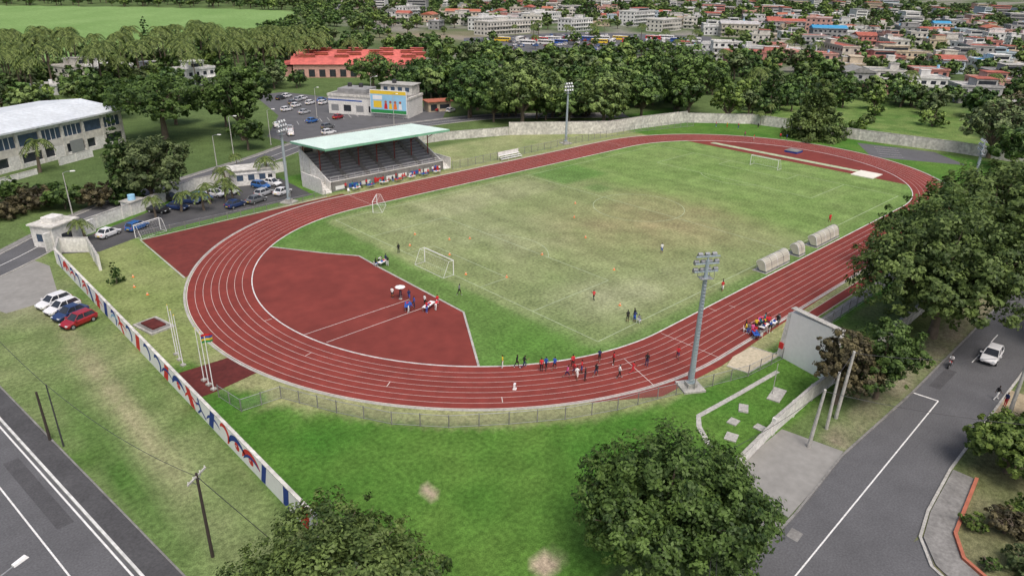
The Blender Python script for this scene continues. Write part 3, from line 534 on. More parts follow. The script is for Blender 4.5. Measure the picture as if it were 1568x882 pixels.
# ------------------------------------------------------------------ cars
CARP=[('white',(.72,.72,.73)),('silver',(.42,.43,.45)),('navy',(.02,.04,.12)),('red',(.30,.012,.02)),('black',(.02,.02,.022)),('blue',(.03,.12,.35)),('grey',(.12,.125,.13))]
def paint(c):
    m=M('paint_'+c[0],c[1],.3,.03,1,spec=.5); m.node_tree.nodes['Principled BSDF'].inputs['Coat Weight'].default_value=.5; return m
CM={}
def carmesh(c,kind='hatch'):
    b=MB(); P=c
    st=[(-2.05,.70,.42,.72),(-1.95,.80,.30,.90),(-1.5,.85,.24,.95),(-.8,.86,.22,.94),(0.4,.86,.22,.92),(1.1,.85,.22,.88),(1.7,.80,.26,.76),(2.0,.70,.34,.62),(2.07,.58,.42,.55)]
    vs=[];n=8
    for x,hw,z0,z1 in st: vs+=[(x,-hw*.9,z0),(x,-hw,z0+.18),(x,-hw,z1-.12),(x,-hw*.90,z1),(x,hw*.90,z1),(x,hw,z1-.12),(x,hw,z0+.18),(x,hw*.9,z0)]
    fs=[]
    for i in range(len(st)-1):
        for j in range(n): fs.append((i*n+j,i*n+(j+1)%n,(i+1)*n+(j+1)%n,(i+1)*n+j))
    fs+=[tuple(range(n))[::-1],tuple(range((len(st)-1)*n,len(st)*n))]; b.add(vs,fs,P)
    rb=-1.85 if kind=='hatch' else -1.45; rt=-1.5 if kind=='hatch' else -.95
    lo=[(rb,.76,.93),(.95,.76,.90)]; hi=[(rt,.60,1.44),(.25,.60,1.46)]
    (bx0,bw,bz0),(bx1,_,bz1)=lo; (tx0,tw,tz0),(tx1,_,tz1)=hi
    V=[(bx0,-bw,bz0),(bx1,-bw,bz1),(bx1,bw,bz1),(bx0,bw,bz0),(tx0,-tw,tz0),(tx1,-tw,tz1),(tx1,tw,tz1),(tx0,tw,tz0)]
    b.add(V,[(0,1,5,4),(1,2,6,5),(2,3,7,6),(3,0,4,7)],'glass_dark')
    b.add([(tx0-.05,-tw-.02,tz0),(tx1+.05,-tw-.02,tz1),(tx1+.05,tw+.02,tz1),(tx0-.05,tw+.02,tz0),(tx0+.1,-tw+.08,tz0+.06),(tx1-.12,-tw+.08,tz1+.06),(tx1-.12,tw-.08,tz1+.06),(tx0+.1,tw-.08,tz0+.06)],[(4,5,6,7),(0,1,5,4),(1,2,6,5),(2,3,7,6),(3,0,4,7)],P)
    for s in(-1,1):
        b.cyl((bx1,s*bw,bz1),(tx1,s*tw,tz1),.04,.04,P,5); b.cyl((bx0,s*bw,bz0),(tx0,s*tw,tz0),.06,.05,P,5); b.cyl((-.3,s*bw,.93),(-.35,s*tw,1.45),.04,.04,P,5)
        b.box(.75,.95,s*.95-.1,s*.95+.1,.93,1.07,P)
        for x in(-1.28,1.28):
            b.cyl((x,s*.70,.31),(x,s*.885,.31),.31,.31,'tyre',14); b.cyl((x,s*.886,.31),(x,s*.90,.31),.19,.17,'steel_grey',10)
        b.box(1.82,2.02,s*.58-.14,s*.58+.14,.56,.68,'lamp_glass'); b.box(-2.02,-1.9,s*.62-.12,s*.62+.12,.62,.86,'red')
    b.box(-2.09,-2.0,-.25,.25,.5,.62,'yellow'); b.box(2.03,2.1,-.35,.35,.36,.46,'tyre')
    return b
def car(x,y,rot,ci,kind='hatch',s=1.0,name='parked_car'):
    k=(ci,kind)
    if k not in CM:
        o=carmesh(paint(CARP[ci]),kind).obj(name,(x,y,.012),rot); CM[k]=o; o.scale=(s,)*3
    else: inst(CM[k],name,(x,y,.012),rot,s)
for (x,y,ci,k) in((-98.6,24.6,0,'hatch'),(-98.2,21.9,0,'hatch'),(-97.9,19.2,2,'sedan'),(-97.7,16.2,3,'hatch')): car(x,y,math.radians(20)+math.pi,ci,k,1.08)
for (x,y,r,ci) in((-84.5,49.6,.5,0),(-79.6,50.2,.5,5),(-73.4,57.6,-1.0,4),(-70,57.2,-1.,2),(-66.6,59.6,-1.,2),(-64,60.2,-1.1,5),(-61.1,61,-1.1,0),(-58.3,61.2,-1.1,1),(-56.6,51.9,.3,6),(-51.3,61,-1.2,5),(-48.5,61.4,-1.2,0),(-61,51.6,.3,2),(-50,53.8,.4,0),(-53.2,55.6,.4,1),(-69,64,-1,4)): car(x,y,r,ci,'hatch' if ci%2 else 'sedan',1.05)
for (x,y,r,ci) in((-7.3,118.5,.3,5),(2.2,119.2,.4,3),(-18.8,118.6,1.2,0),(-18,112,1.2,1),(8.4,148,.5,0),(11.9,145.4,.5,0),(4,152,.5,6),(-2,133,.3,1),(-21,106,1.2,0),(35.5,111,.4,3),(37.4,106.6,.4,0),(-12,100.5,.1,0),(8,156,.5,1),(11,158,.5,0),(5,163,.5,4),(9,166,.5,0),(14,150,.5,5),(2,146,.5,0),(-8,108,.2,6),(-4,141,.3,0)): car(x,y,r,ci,'sedan' if ci%2 else 'hatch',1.05)
car(-17.4,-67.6,math.pi+.05,0,'hatch',1.1,'moving_car')
for i in range(120):
    x=200+random.random()*140; y=205+random.random()*105
    car(x,y,random.choice([.5,.5,2.07]),random.choice([0,0,1,1,4,5,3,6]),random.choice(['hatch','sedan']),1.1)
def bus(loc,rot,ck,name='bus'):
    b=MB(); b.box(-5.5,5.5,-1.25,1.25,.35,2.9,ck); b.box(-5.4,5.4,-1.15,1.15,2.9,3.05,'white_wall'); b.box(-5.3,5.2,-1.27,1.27,1.55,2.45,'glass_dark'); b.box(5.5,5.53,-1.1,1.1,1.3,2.6,'glass_dark'); b.box(-1,1.2,-.6,.6,3.05,3.25,'white_paint')
    for x in(-3.4,3.5):
        for s in(-1,1): b.cyl((x,s*1.0,.5),(x,s*1.29,.5),.5,.5,'tyre',12)
    for i in range(6): 
        for s in(-1.28,1.28): b.box(-4+i*1.7,-3.9+i*1.7,s-.01,s+.01,1.5,2.5,ck)
    b.obj(name,loc,rot)
for i in range(22): bus((232+ (i%11)*12+random.random()*4,268+(i//11)*24-(i%11)*5+random.random()*4,.02),.5+random.choice([0,1.57]),['white_paint','white_wall','blue','white_paint','yellow','white_wall','red'][i%7])
b=MB(); b.poly([(190,205),(330,190),(410,240),(350,330),(230,330),(180,270)],.012,'asphalt'); b.obj('bus_station_forecourt')

# ------------------------------------------------------------------ buildings
E=bpy.data.objects.new('school_hall',None); link(E); E.location=(-58.8,124.5,0); E.rotation_euler=(0,0,math.atan2(.489,.872)+math.pi)
Lh=78; Dp=27
b=MB(); b.box(0,Lh,-Dp,-.5,0,8.3,'white_wall'); b.box(-.25,-.0,-Dp,-.1,0,8.4,'concrete_dark'); b.obj('walls',parent=E)
b=MB(); b.box(0,Lh,-.5,-.44,1.0,3.1,'glass_dark'); b.box(0,Lh,-.5,-.44,4.8,7.3,'window_blue')
b.obj('windows',parent=E)
b=MB(); 
for i in range(14): x=i*6.0; b.box(x-.35,x+.35,-.44,.04,0,8.3,'white_wall_stained')
for i in range(13):
    x=i*6.0
    b.box(x+.35,x+5.65,-.44,-.1,0,1.0,'white_wall'); b.box(x+.35,x+5.65,-.44,-.1,3.1,4.8,'wall_0'); b.box(x+.35,x+5.65,-.44,-.1,7.5,8.3,'white_wall')
    if i%3!=1:
        for j in range(1,4): b.box(x+.35+j*1.32,x+.43+j*1.32,-.44,-.3,4.8,7.5,'white_paint')
    if i%4==2: b.box(x+.8,x+4.6,-.1,-.05,.02,3.6,'steel_grey')
    elif i%2: b.box(x+.35,x+3,-.44,-.1,1.0,3.1,'white_wall')
b.obj('pilasters',parent=E)
b=MB(); b.add([(-1.2,.9,8.3),(Lh,.9,8.3),(Lh,-Dp/2,9.9),(-1.2,-Dp/2,9.9),(-1.2,-Dp-1,8.3),(Lh,-Dp-1,8.3),(-1.2,.9,8.7),(Lh,.9,8.7),(Lh,-Dp/2,10.3),(-1.2,-Dp/2,10.3),(-1.2,-Dp-1,8.7),(Lh,-Dp-1,8.7)],[(0,3,2,1),(3,4,5,2),(6,7,8,9),(9,8,11,10),(0,1,7,6),(4,10,11,5),(0,6,9,3),(3,9,10,4)],'roof_white')
for i in range(40): x=i*1.95; b.add([(x,.9,8.703),(x+.12,.9,8.703),(x+.12,-Dp/2,10.303),(x,-Dp/2,10.303),(x+.06,.9,8.75),(x+.06,-Dp/2,10.35)],[(0,4,5,3),(4,1,2,5)],'roof_white')
b.obj('roof',parent=E)
E=bpy.data.objects.new('corner_shop_building',None); link(E); E.location=(5,129.5,0); E.rotation_euler=(0,0,math.atan2(-.85,.52))
b=MB(); b.box(0,28,0,12,0,5.6,'white_wall'); b.box(-.2,28.2,-.2,12.2,5.6,6.3,'white_wall_stained'); b.box(.3,27.7,.3,11.7,5.9,6.32,'concrete_dark'); b.box(2,12,3,11,6.3,7.6,'wall_8'); b.box(16,27,6,12,6.3,9.3,'white_wall_stained'); b.box(15.5,27.5,5.5,12.4,9.3,9.5,'concrete'); b.obj('walls',parent=E)
b=MB()
for i in range(6): b.box(1+i*4.4,3.6+i*4.4,-.04,0,1.0,3.0,'glass_dark' if i%2 else 'steel_grey')
b.box(0,12,-.03,0,4.2,4.6,'blue'); 
for i in range(4): b.box(17+i*2.5,18.4+i*2.5,5.96,6,7.3,8.6,'window_blue')
b.obj('windows',parent=E)
b=MB(); 
for x in(4,8,20): b.cyl((x,8,7.6 if x<12 else 9.5),(x,8,8.8 if x<12 else 10.7),.7,.7,'dark_metal',10)
b.obj('water_tanks',parent=E)
b=MB(); b.box(0,12.5,-.1,.1,1.3,8.6,'white_paint'); b.box(.2,12.3,-.13,-.1,1.5,8.4,'sky_panel'); b.box(.2,12.3,-.14,-.13,7.3,8.4,'yellow'); b.box(.2,12.3,-.14,-.13,1.5,2.5,'green'); b.box(1.0,4.2,-.145,-.13,5.6,6.9,'white_paint')
for i,(x,k) in enumerate(((5.4,'red'),(7,'yellow'),(8.6,'orange'),(10.3,'white_paint'))):
    b.cyl((x,-.17,5.0),(x,-.15,5.0),.42,.42,'terracotta',12); b.add([(x-.6,-.15,2.8),(x+.6,-.15,2.8),(x+.4,-.15,4.55),(x-.4,-.15,4.55)],[(0,1,2,3)],k)
b.box(1.2,4,-.15,-.14,3.1,5.2,'yellow'); 
for x in(1,6,11): b.box(x-.12,x+.12,.1,.35,0,8,'steel_grey')
b.obj('billboard',(12.0,115.6,0),-1.02)
E=bpy.data.objects.new('market_hall',None); link(E); E.location=(36,212,0); E.rotation_euler=(0,0,math.atan2(-29,43))
b=MB(); b.box(0,56,0,40,0,5.5,'wall_4'); 
for i in range(12): b.box(2+i*4.4,4.6+i*4.4,-.05,0,.3,3.4,'glass_dark')
b.obj('walls',parent=E)
b=MB()
for i in range(4):
    y=i*10; b.add([(-1,y-.8 if i==0 else y,5.5),(57,y-.8 if i==0 else y,5.5),(57,y+5,8.4),(-1,y+5,8.4),(-1,y+10,5.5),(57,y+10,5.5)],[(0,1,2,3),(3,2,5,4),(0,3,4),(1,5,2)],'roof_red')
    for j in range(4): b.T=Matrix.Translation((6+j*14.5+(i%2)*5,y+5,8.2)); b.box(-3,3,-1.2,1.2,0,.9,'terracotta'); b.box(-3.3,3.3,-1.5,1.5,.9,1.0,'roof_red'); b.T=Matrix.Identity(4)
b.box(-8,-1,4,22,0,4.2,'wall_4'); b.add([(-9,3,4.2),(-1,3,5.2),(-1,23,5.2),(-9,23,4.2)],[(0,1,2,3)],'roof_red')
b.obj('roof',parent=E)
b=MB(); b.box(-4,4,-2.5,2.5,0,3.2,'wall_7'); b.box(-4.6,4.6,-3.2,3,3.2,3.45,'terracotta'); b.box(-3.2,-1,-2.54,-2.5,.3,2.4,'glass_dark'); b.box(0,3.4,-2.54,-2.5,.9,2.3,'glass_dark'); b.obj('small_shop',(36,112,0),-.3)

def house(x,y,rot,w,d,fl,wk,rk,name='town_house'):
    b=MB(); h=fl*3.1
    b.box(-w/2,w/2,-d/2,d/2,0,h,wk); b.box(-w/2-.3,w/2+.3,-d/2-.3,d/2+.3,h,h+.2,wk)
    for s in(-1,1): b.box(-w/2-.3,w/2+.3,s*(d/2+.2)-.1,s*(d/2+.2)+.1,h+.2,h+.75,wk); b.box(s*(w/2+.2)-.1,s*(w/2+.2)+.1,-d/2-.1,d/2+.1,h+.2,h+.75,wk)
    if rk=='gable' : b.add([(-w/2-.6,-d/2-.6,h+.3),(w/2+.6,-d/2-.6,h+.3),(w/2+.6,0,h+2.6),(-w/2-.6,0,h+2.6),(-w/2-.6,d/2+.6,h+.3),(w/2+.6,d/2+.6,h+.3)],[(0,1,2,3),(3,2,5,4),(0,3,4),(1,5,2)],random.choice(['roof_blue','roofc_4','roofc_4','roofc_5','roofc_1','terracotta']))
    else:
        b.box(-w/2,w/2,-d/2,d/2,h+.2,h+.24,rk)
        if random.random()<.5: sx=random.uniform(-w/2,0); b.box(sx,sx+w*.5,-d*.5,d*.1,h+.24,h+3.1,wk); b.box(sx-.3,sx+w*.5+.3,-d*.5-.3,d*.1+.3,h+3.1,h+3.3,random.choice([wk,'roofc_4','concrete'])); b.box(sx+.6,sx+w*.5-.6,-d*.5-.03,-d*.5,h+1.1,h+2.4,'glass_dark')
    if random.random()<.7 and rk!='gable': sx=random.uniform(-w/3,w/4); b.box(sx,sx+w*.25,d*.15,d*.4,h+.24,h+2.6,wk); b.box(sx-.2,sx+w*.25+.2,d*.15-.2,d*.4+.2,h+2.6,h+2.8,random.choice(['concrete','white_wall']))
    if random.random()<.6 and rk!='gable': b.cyl((w*.38,d*.3,h+.24),(w*.38,d*.3,h+1.6),.65,.65,random.choice(['dark_metal','sky_panel','white_paint']),8)
    n=max(2,int(w/3.2)); m=max(2,int(d/3.4))
    for f in range(fl):
        z=f*3.1+.9
        for i in range(n):
            xx=-w/2+(i+.5)*w/n; ww=random.choice([.6,.8,1.0]); 
            for s in(-1,1): b.box(xx-ww,xx+ww,s*d/2-.04,s*d/2+.04,z,z+1.4,'glass_dark')
        for i in range(m):
            yy=-d/2+(i+.5)*d/m
            for s in(-1,1): b.box(s*w/2-.04,s*w/2+.04,yy-.7,yy+.7,z,z+1.4,'glass_dark')
        if f>0: b.box(-w/2,w/2*random.choice([0,.5,1]),-d/2-1.3,-d/2-.05,f*3.1-.15,f*3.1,wk); b.box(-w/2,w/2*.2,-d/2-1.3,-d/2-1.2,f*3.1,f*3.1+.9,wk)
    b.obj(name,(x,y,0),rot)
WK=['wall_0','wall_1','wall_2','wall_3','wall_4','wall_5','wall_6','wall_7','wall_8','wall_9','wall_0','wall_2','wall_1','wall_9','wall_5','wall_8']
RK=['roofc_0','roofc_1','roofc_2','roofc_3','roofc_5','roofc_0','roofc_1','roofc_4','gable','gable']
occupied=[]
def free(x,y,r):
    for a,b_,c_ in occupied:
        if (a-x)**2+(b_-y)**2<(r+c_)**2: return False
    return True
def hs(x,y,rot,w,d,fl,wk=None,rk=None,name='town_house'):
    occupied.append((x,y,max(w,d)*.5)); house(x,y,rot,w,d,fl,wk or random.choice(WK),rk or random.choice(RK),name)
for a in ((-27.6,243,.3,14,10,2,'wall_9','roofc_2'),(-21,238,.3,9,9,1,'wall_1','roofc_5'),(-4.5,216,.3,13,9,2,'wall_9','roofc_0'),(-39,250,.3,10,9,2,'wall_0','roofc_2'),(-10,250,.3,9,8,1,'wall_5','roofc_0'),(-55,222,.3,9,8,1,'wall_9','roofc_2'),
  (262,122,-.85,30,11,2,'wall_3','roofc_4'),(284,98,-.85,22,11,2,'wall_4','roofc_4'),(302,70,-.85,22,11,2,'wall_3','roofc_4'),(270,145,-.85,14,10,3,'wall_9','roofc_2'),(236,43,-.9,15,11,2,'wall_0','roofc_1'),(224,22,-.9,15,11,2,'wall_9','roofc_0'),(214,0,-.9,15,12,2,'wall_5','roofc_2'),(206,-20,-.9,14,12,1,'wall_2','roofc_0'),(243,2,-.9,16,12,2,'wall_4','roofc_5'),(258,32,-.9,15,11,2,'wall_3','roofc_0'),(282,8,-.9,16,13,2,'wall_8','roofc_1'),(312,40,-.9,13,12,2,'wall_6','gable'),(332,26,-.9,16,13,2,'wall_9','roof_blue'),(276,55,-.9,14,11,2,'wall_0','roofc_2'),(236,-22,-.9,14,11,2,'wall_9','roofc_2'),(468,182,.4,22,18,5,'wall_4','roofc_5'),(306,387,.3,46,14,3,'wall_9','roofc_2'),(282,345,.1,50,14,3,'wall_0','roofc_2'),(360,340,.1,30,14,3,'wall_9','roofc_0'),(404,58,-.4,14,12,3,'wall_9','roofc_1'),(430,300,.2,40,15,3,'wall_0','roofc_2'),(470,360,.2,44,16,4,'wall_9','roofc_0'),(400,420,.2,50,16,3,'wall_9','roofc_2')): hs(*a)
def head(x,y): return math.degrees(math.atan2(y+82,x+114)), math.hypot(x+114,y+82)
rnd=random.Random(11)
for gx in range(200,900,23):
    for gy in range(-160,620,23):
        x=gx+rnd.uniform(-6,6); y=gy+rnd.uniform(-6,6); hd,ds=head(x,y)
        if not (6<hd<56 and 335<ds<900): continue
        if 175<x<415 and 185<y<330: continue
        if 36<hd<56 and ds<430: continue
        if 165<x<290 and 315<y<400: continue
        if y>-10 and x<250 and y>60: continue
        dens_=(.76 if hd<36 else .46)*(1 if ds<620 else .8)
        if rnd.random()>dens_ or not free(x,y,8): continue
        big=rnd.random()<.12
        hs(x,y,rnd.choice([-.9,-.8,.7,.6])+rnd.uniform(-.12,.12),rnd.uniform(11,19)*(1.7 if big else 1),rnd.uniform(9,15),rnd.choice([1,1,2,2,2,3]) + (1 if big else 0))
b=MB(); rf_=random.Random(5)
for i in range(330):
    hd=math.radians(rf_.uniform(7,60)); ds=rf_.uniform(880,1700); x=-114+ds*math.cos(hd); y=-82+ds*math.sin(hd); 
    w=rf_.uniform(10,32); d_=rf_.uniform(9,16); h=rf_.choice([4,6.5,6.5,9.5,13]); k=rf_.choice(WK); b.T=Matrix.Translation((x,y,0))@Matrix.Rotation(rf_.choice([-.9,.7]),4,'Z'); b.box(-w/2,w/2,-d_/2,d_/2,0,h,k); b.box(-w/2-.4,w/2+.4,-d_/2-.4,d_/2+.4,h,h+.5,rf_.choice(['concrete','white_wall','roofc_0','roofc_4','roofc_1']))
    for f in range(int(h/3)): b.box(-w/2+1,w/2-1,-d_/2-.05,-d_/2,f*3+1,f*3+2.3,'glass_dark'); b.box(-w/2-.05,-w/2,-d_/2+1,d_/2-1,f*3+1,f*3+2.3,'glass_dark')
b.obj('distant_town')

# ------------------------------------------------------------------ trees
def leaves(lobes,n,size,seed,clump=.22,core=.15):
    g=np.random.default_rng(seed); lob=np.array(lobes,float); wgt=(lob[:,3]*lob[:,4]*lob[:,5])**(2/3.); wgt/=wgt.sum()
    K=max(40,n//45); li=g.choice(len(lob),K,p=wgt); dr=g.normal(size=(K,3)); dr[:,2]=dr[:,2]*.9+.25; dr/=np.linalg.norm(dr,axis=1)[:,None]
    bump=1+.16*np.sin(dr[:,0]*5+li*2.1)*np.sin(dr[:,1]*6+li)+g.normal(size=K)*.08
    rad=bump*np.where(g.random(K)<.8,g.uniform(.82,1.06,K),g.uniform(.45,.8,K))
    cc=lob[li,:3]+dr*rad[:,None]*lob[li,3:6]; cr=lob[li,3]*clump*g.uniform(.6,1.35,K); cb=np.clip(g.normal(.5,.24,K),.03,1)
    ci=g.integers(0,K,n); off=g.normal(size=(n,3)); off/=np.maximum(np.linalg.norm(off,axis=1)[:,None],.01)
    off*=(g.random(n)**(1/2.2))[:,None]; off[:,2]*=.75
    p=cc[ci]+off*cr[ci][:,None]; out=dr[ci]
    nc=int(n*core)
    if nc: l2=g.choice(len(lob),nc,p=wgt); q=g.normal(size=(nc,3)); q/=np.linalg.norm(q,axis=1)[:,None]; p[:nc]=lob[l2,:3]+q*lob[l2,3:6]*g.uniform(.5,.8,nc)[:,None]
    nrm=out*.9+off*.8+np.array([0,0,.55])+g.normal(size=(n,3))*.45; nrm/=np.linalg.norm(nrm,axis=1)[:,None]
    t=np.cross(nrm,g.normal(size=(n,3))); t/=np.maximum(np.linalg.norm(t,axis=1)[:,None],1e-3); bt=np.cross(nrm,t); s=size*g.uniform(.6,1.35,n)[:,None]
    V=np.stack([p-t*s*.6,p-bt*s*.34+nrm*s*.08,p+t*s*.6,p+bt*s*.34+nrm*s*.08],1).reshape(-1,3); 
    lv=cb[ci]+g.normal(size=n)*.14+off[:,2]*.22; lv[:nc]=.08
    return V,np.arange(n*4).reshape(-1,4),np.clip(lv,0,1)
def treemesh(name,lobes,n,size,seed,leaf,trunk_r,trunk_top,base=(0,0),clump=.22,core=.15,limbs=True):
    V,F,lv=leaves(lobes,n,size,seed,clump,core)
    b=MB(); bx_,by_=base; rr=random.Random(seed)
    b.tube([(bx_,by_,-.1),(bx_+.1,by_,trunk_top*.5),(bx_*.6,by_*.6,trunk_top)],[trunk_r*1.3,trunk_r,trunk_r*.8],'bark',8)
    if limbs:
        for (x,y,z,rx,ry,rz) in lobes:
            m=((x*.5+rr.uniform(-.6,.6)),(y*.5+rr.uniform(-.6,.6)),(trunk_top+z)*.5+.3); b.tube([(bx_*.6,by_*.6,trunk_top-.3),m,(x,y,z+rz*.4)],[trunk_r*.65,trunk_r*.42,trunk_r*.15],'bark',6)
            for k in range(3):
                a=rr.uniform(0,6.28); b.tube([m,(x+math.cos(a)*rx*.75,y+math.sin(a)*ry*.75,z+rz*rr.uniform(-.2,.5))],[trunk_r*.3,trunk_r*.06],'bark',5)
    tv=np.array(b.v); tq=[f for f in b.f if len(f)==4]; tf=np.array(tq)
    me=bpy.data.meshes.new(name); allV=np.concatenate([V,tv]); allF=np.concatenate([F,tf+len(V)])
    mi=np.concatenate([np.zeros(len(F)),np.ones(len(tf))]); me.materials.append(MT[leaf]); me.materials.append(MT['bark'])
    me.vertices.add(len(allV)); me.vertices.foreach_set('co',allV.astype(np.float32).ravel()); me.loops.add(allF.size); me.loops.foreach_set('vertex_index',allF.astype(np.int32).ravel()); me.polygons.add(len(allF))
    me.polygons.foreach_set('loop_start',np.arange(0,allF.size,4,dtype=np.int32)); me.polygons.foreach_set('loop_total',np.full(len(allF),4,dtype=np.int32)); me.polygons.foreach_set('material_index',mi.astype(np.int32))
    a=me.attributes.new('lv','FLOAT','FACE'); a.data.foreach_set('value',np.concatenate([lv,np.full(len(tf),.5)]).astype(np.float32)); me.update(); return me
def lobeset(r,h,z0,n,seed,flat=.62):
    rr=random.Random(seed); L=[]; zc=(z0+h)/2; hz=(h-z0)/2
    L.append((0,0,zc+hz*.22,r*.62,r*.62,hz*.78))
    for i in range(n):
        a=2*math.pi*i/n+rr.uniform(-.35,.35); q=rr.uniform(.45,.68)*r; lr_=r*rr.uniform(.30,.48); L.append((math.cos(a)*q,math.sin(a)*q,zc+hz*rr.uniform(-.5,.35),lr_,lr_*rr.uniform(.85,1.1),lr_*rr.uniform(flat*.85,flat*1.25)))
    return L
def tree(name,x,y,r,h,z0,leaf,n,size,seed,nl=7,flat=.7,tr=None,clump=.22,core=.15,rot=0):
    me=treemesh(name,lobeset(r,h,z0,nl,seed,flat),n,size,seed,leaf,tr or r*.055,z0+.8,clump=clump,core=core)
    o=bpy.data.objects.new(name,me); o.location=(x,y,0); o.rotation_euler=(0,0,rot); link(o); return o
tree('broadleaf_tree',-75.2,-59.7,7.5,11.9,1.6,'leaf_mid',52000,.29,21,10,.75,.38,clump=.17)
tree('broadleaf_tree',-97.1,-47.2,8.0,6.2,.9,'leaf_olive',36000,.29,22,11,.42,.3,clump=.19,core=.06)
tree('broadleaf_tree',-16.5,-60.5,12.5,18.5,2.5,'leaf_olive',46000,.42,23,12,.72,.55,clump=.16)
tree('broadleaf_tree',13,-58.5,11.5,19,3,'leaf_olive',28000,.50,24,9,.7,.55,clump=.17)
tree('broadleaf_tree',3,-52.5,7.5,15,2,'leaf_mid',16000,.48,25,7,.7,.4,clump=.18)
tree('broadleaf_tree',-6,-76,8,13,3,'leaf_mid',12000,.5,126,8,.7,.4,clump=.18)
tree('broadleaf_tree',36,-60,10,16,3,'leaf_mid',11000,.6,26)
tree('broadleaf_tree',-37.5,-61.5,4.6,9.6,2,'leaf_mid',14000,.33,27,6,.75,.25,clump=.2)
tree('broadleaf_tree',-41.9,-58.9,3.9,8.8,1.5,'leaf_brown',10000,.32,28,6,.75,.25,clump=.2,core=.08)
tree('broadleaf_tree',-41.5,-75.2,4.6,6.2,.8,'leaf_light',14000,.33,29,7,.6,.2,clump=.2)
tree('broadleaf_tree',-33,-79,5,7.2,.8,'leaf_light',8000,.4,30,7,.6,.2)
tree('shrub',-51,-77.5,2.2,2.2,.1,'leaf_brown',3500,.25,31,5); tree('shrub',-55,-80,2.2,2.0,.1,'leaf_grey',3500,.25,32,5); tree('shrub',-48,-79,2.4,3,.1,'leaf_light',3500,.25,33,5); tree('shrub',-52.5,-75.6,1.2,1.3,.1,'leaf_light',1800,.2,133,4); tree('shrub',-56.8,-77.8,.9,1.0,.1,'leaf_mid',1500,.18,134,4)
tree('broadleaf_tree',-71.7,65.9,7.8,12.6,1.6,'leaf_grey',13000,.55,34,8,.75)
tree('broadleaf_tree',-34,107.7,9,20,4,'leaf_mid',9000,.75,35,8,.85)
tree('broadleaf_tree',-50,120,14,15.5,6,'leaf_mid',11000,.75,36,10,.45)
tree('broadleaf_tree',-53,160,9,13.5,3,'leaf_mid',6000,.8,37)
tree('broadleaf_tree',-40,140,8,12.5,3,'leaf_deep',5000,.8,38); tree('broadleaf_tree',-30,128,6,10,3,'leaf_mid',4000,.8,39)
tree('broadleaf_tree',-38,96,5,8,2,'leaf_mid',4000,.6,60)
for i,(x,y,r,h,k) in enumerate(((-90,74,5,4.6,'leaf_brown'),(-86,71,4.5,4.8,'leaf_mid'),(-81,68.5,4.2,4.5,'leaf_brown'),(-93,80,5,5,'leaf_mid'),(-96,72,4,3.4,'leaf_brown'),(-86,79,3.5,3.6,'leaf_deep'),(-76,72,3.6,4,'leaf_brown'))): tree('shrub',x,y,r,h,.2,k,3600,.5,40+i,6,.6,.15)
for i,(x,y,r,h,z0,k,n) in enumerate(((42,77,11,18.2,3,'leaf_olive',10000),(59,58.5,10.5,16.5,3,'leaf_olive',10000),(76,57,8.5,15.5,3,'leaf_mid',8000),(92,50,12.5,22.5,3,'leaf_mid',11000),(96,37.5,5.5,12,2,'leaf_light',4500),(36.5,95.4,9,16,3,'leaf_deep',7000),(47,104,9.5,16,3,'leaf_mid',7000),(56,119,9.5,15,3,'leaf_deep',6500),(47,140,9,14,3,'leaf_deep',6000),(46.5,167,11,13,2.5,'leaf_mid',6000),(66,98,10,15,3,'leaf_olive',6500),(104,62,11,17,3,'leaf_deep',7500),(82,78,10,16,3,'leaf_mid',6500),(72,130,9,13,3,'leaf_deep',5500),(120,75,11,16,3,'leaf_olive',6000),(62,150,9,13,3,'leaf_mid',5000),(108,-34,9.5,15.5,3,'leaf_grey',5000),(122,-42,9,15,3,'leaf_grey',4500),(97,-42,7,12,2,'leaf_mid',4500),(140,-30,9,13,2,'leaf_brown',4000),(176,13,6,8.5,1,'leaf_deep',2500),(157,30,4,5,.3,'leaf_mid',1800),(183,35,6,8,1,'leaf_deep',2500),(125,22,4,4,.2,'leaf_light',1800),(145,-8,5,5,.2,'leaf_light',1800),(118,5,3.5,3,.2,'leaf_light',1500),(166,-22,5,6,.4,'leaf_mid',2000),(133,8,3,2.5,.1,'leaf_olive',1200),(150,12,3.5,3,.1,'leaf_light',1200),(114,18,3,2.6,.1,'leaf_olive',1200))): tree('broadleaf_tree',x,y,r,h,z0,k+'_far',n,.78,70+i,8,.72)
def conifer(name,x,y,h,r,n,size,seed,leaf='leaf_deep',z0=1.5,tiers=16):
    lob=[]
    for i in range(tiers):
        t=i/(tiers-1); z=z0+(h-z0)*t; rr_=r*(1-t)**.75+.25; m=6 if t<.7 else 4
        for j in range(m): a=6.283*j/m+i*.5; lob.append((math.cos(a)*rr_*.55,math.sin(a)*rr_*.55,z-rr_*.08,rr_*.5,rr_*.5,(h-z0)/tiers*.42))
    me=treemesh(name,lob,n,size,seed,leaf,h*.016,h*.5,limbs=False,clump=.35,core=.1)
    o=bpy.data.objects.new(name,me); o.location=(x,y,0); link(o)
conifer('norfolk_pine',-76.1,67.2,18.2,3.2,9000,.42,50); conifer('norfolk_pine',95.5,8.5,19.5,8.8,12000,.7,51,'leaf_olive',1.2,12); conifer('norfolk_pine',124,38,28,3.8,4000,.7,52); conifer('young_pine',-90,27,3.2,1.1,1200,.25,53,z0=.4,tiers=7); conifer('norfolk_pine',16,330,20,4,3000,.9,54)
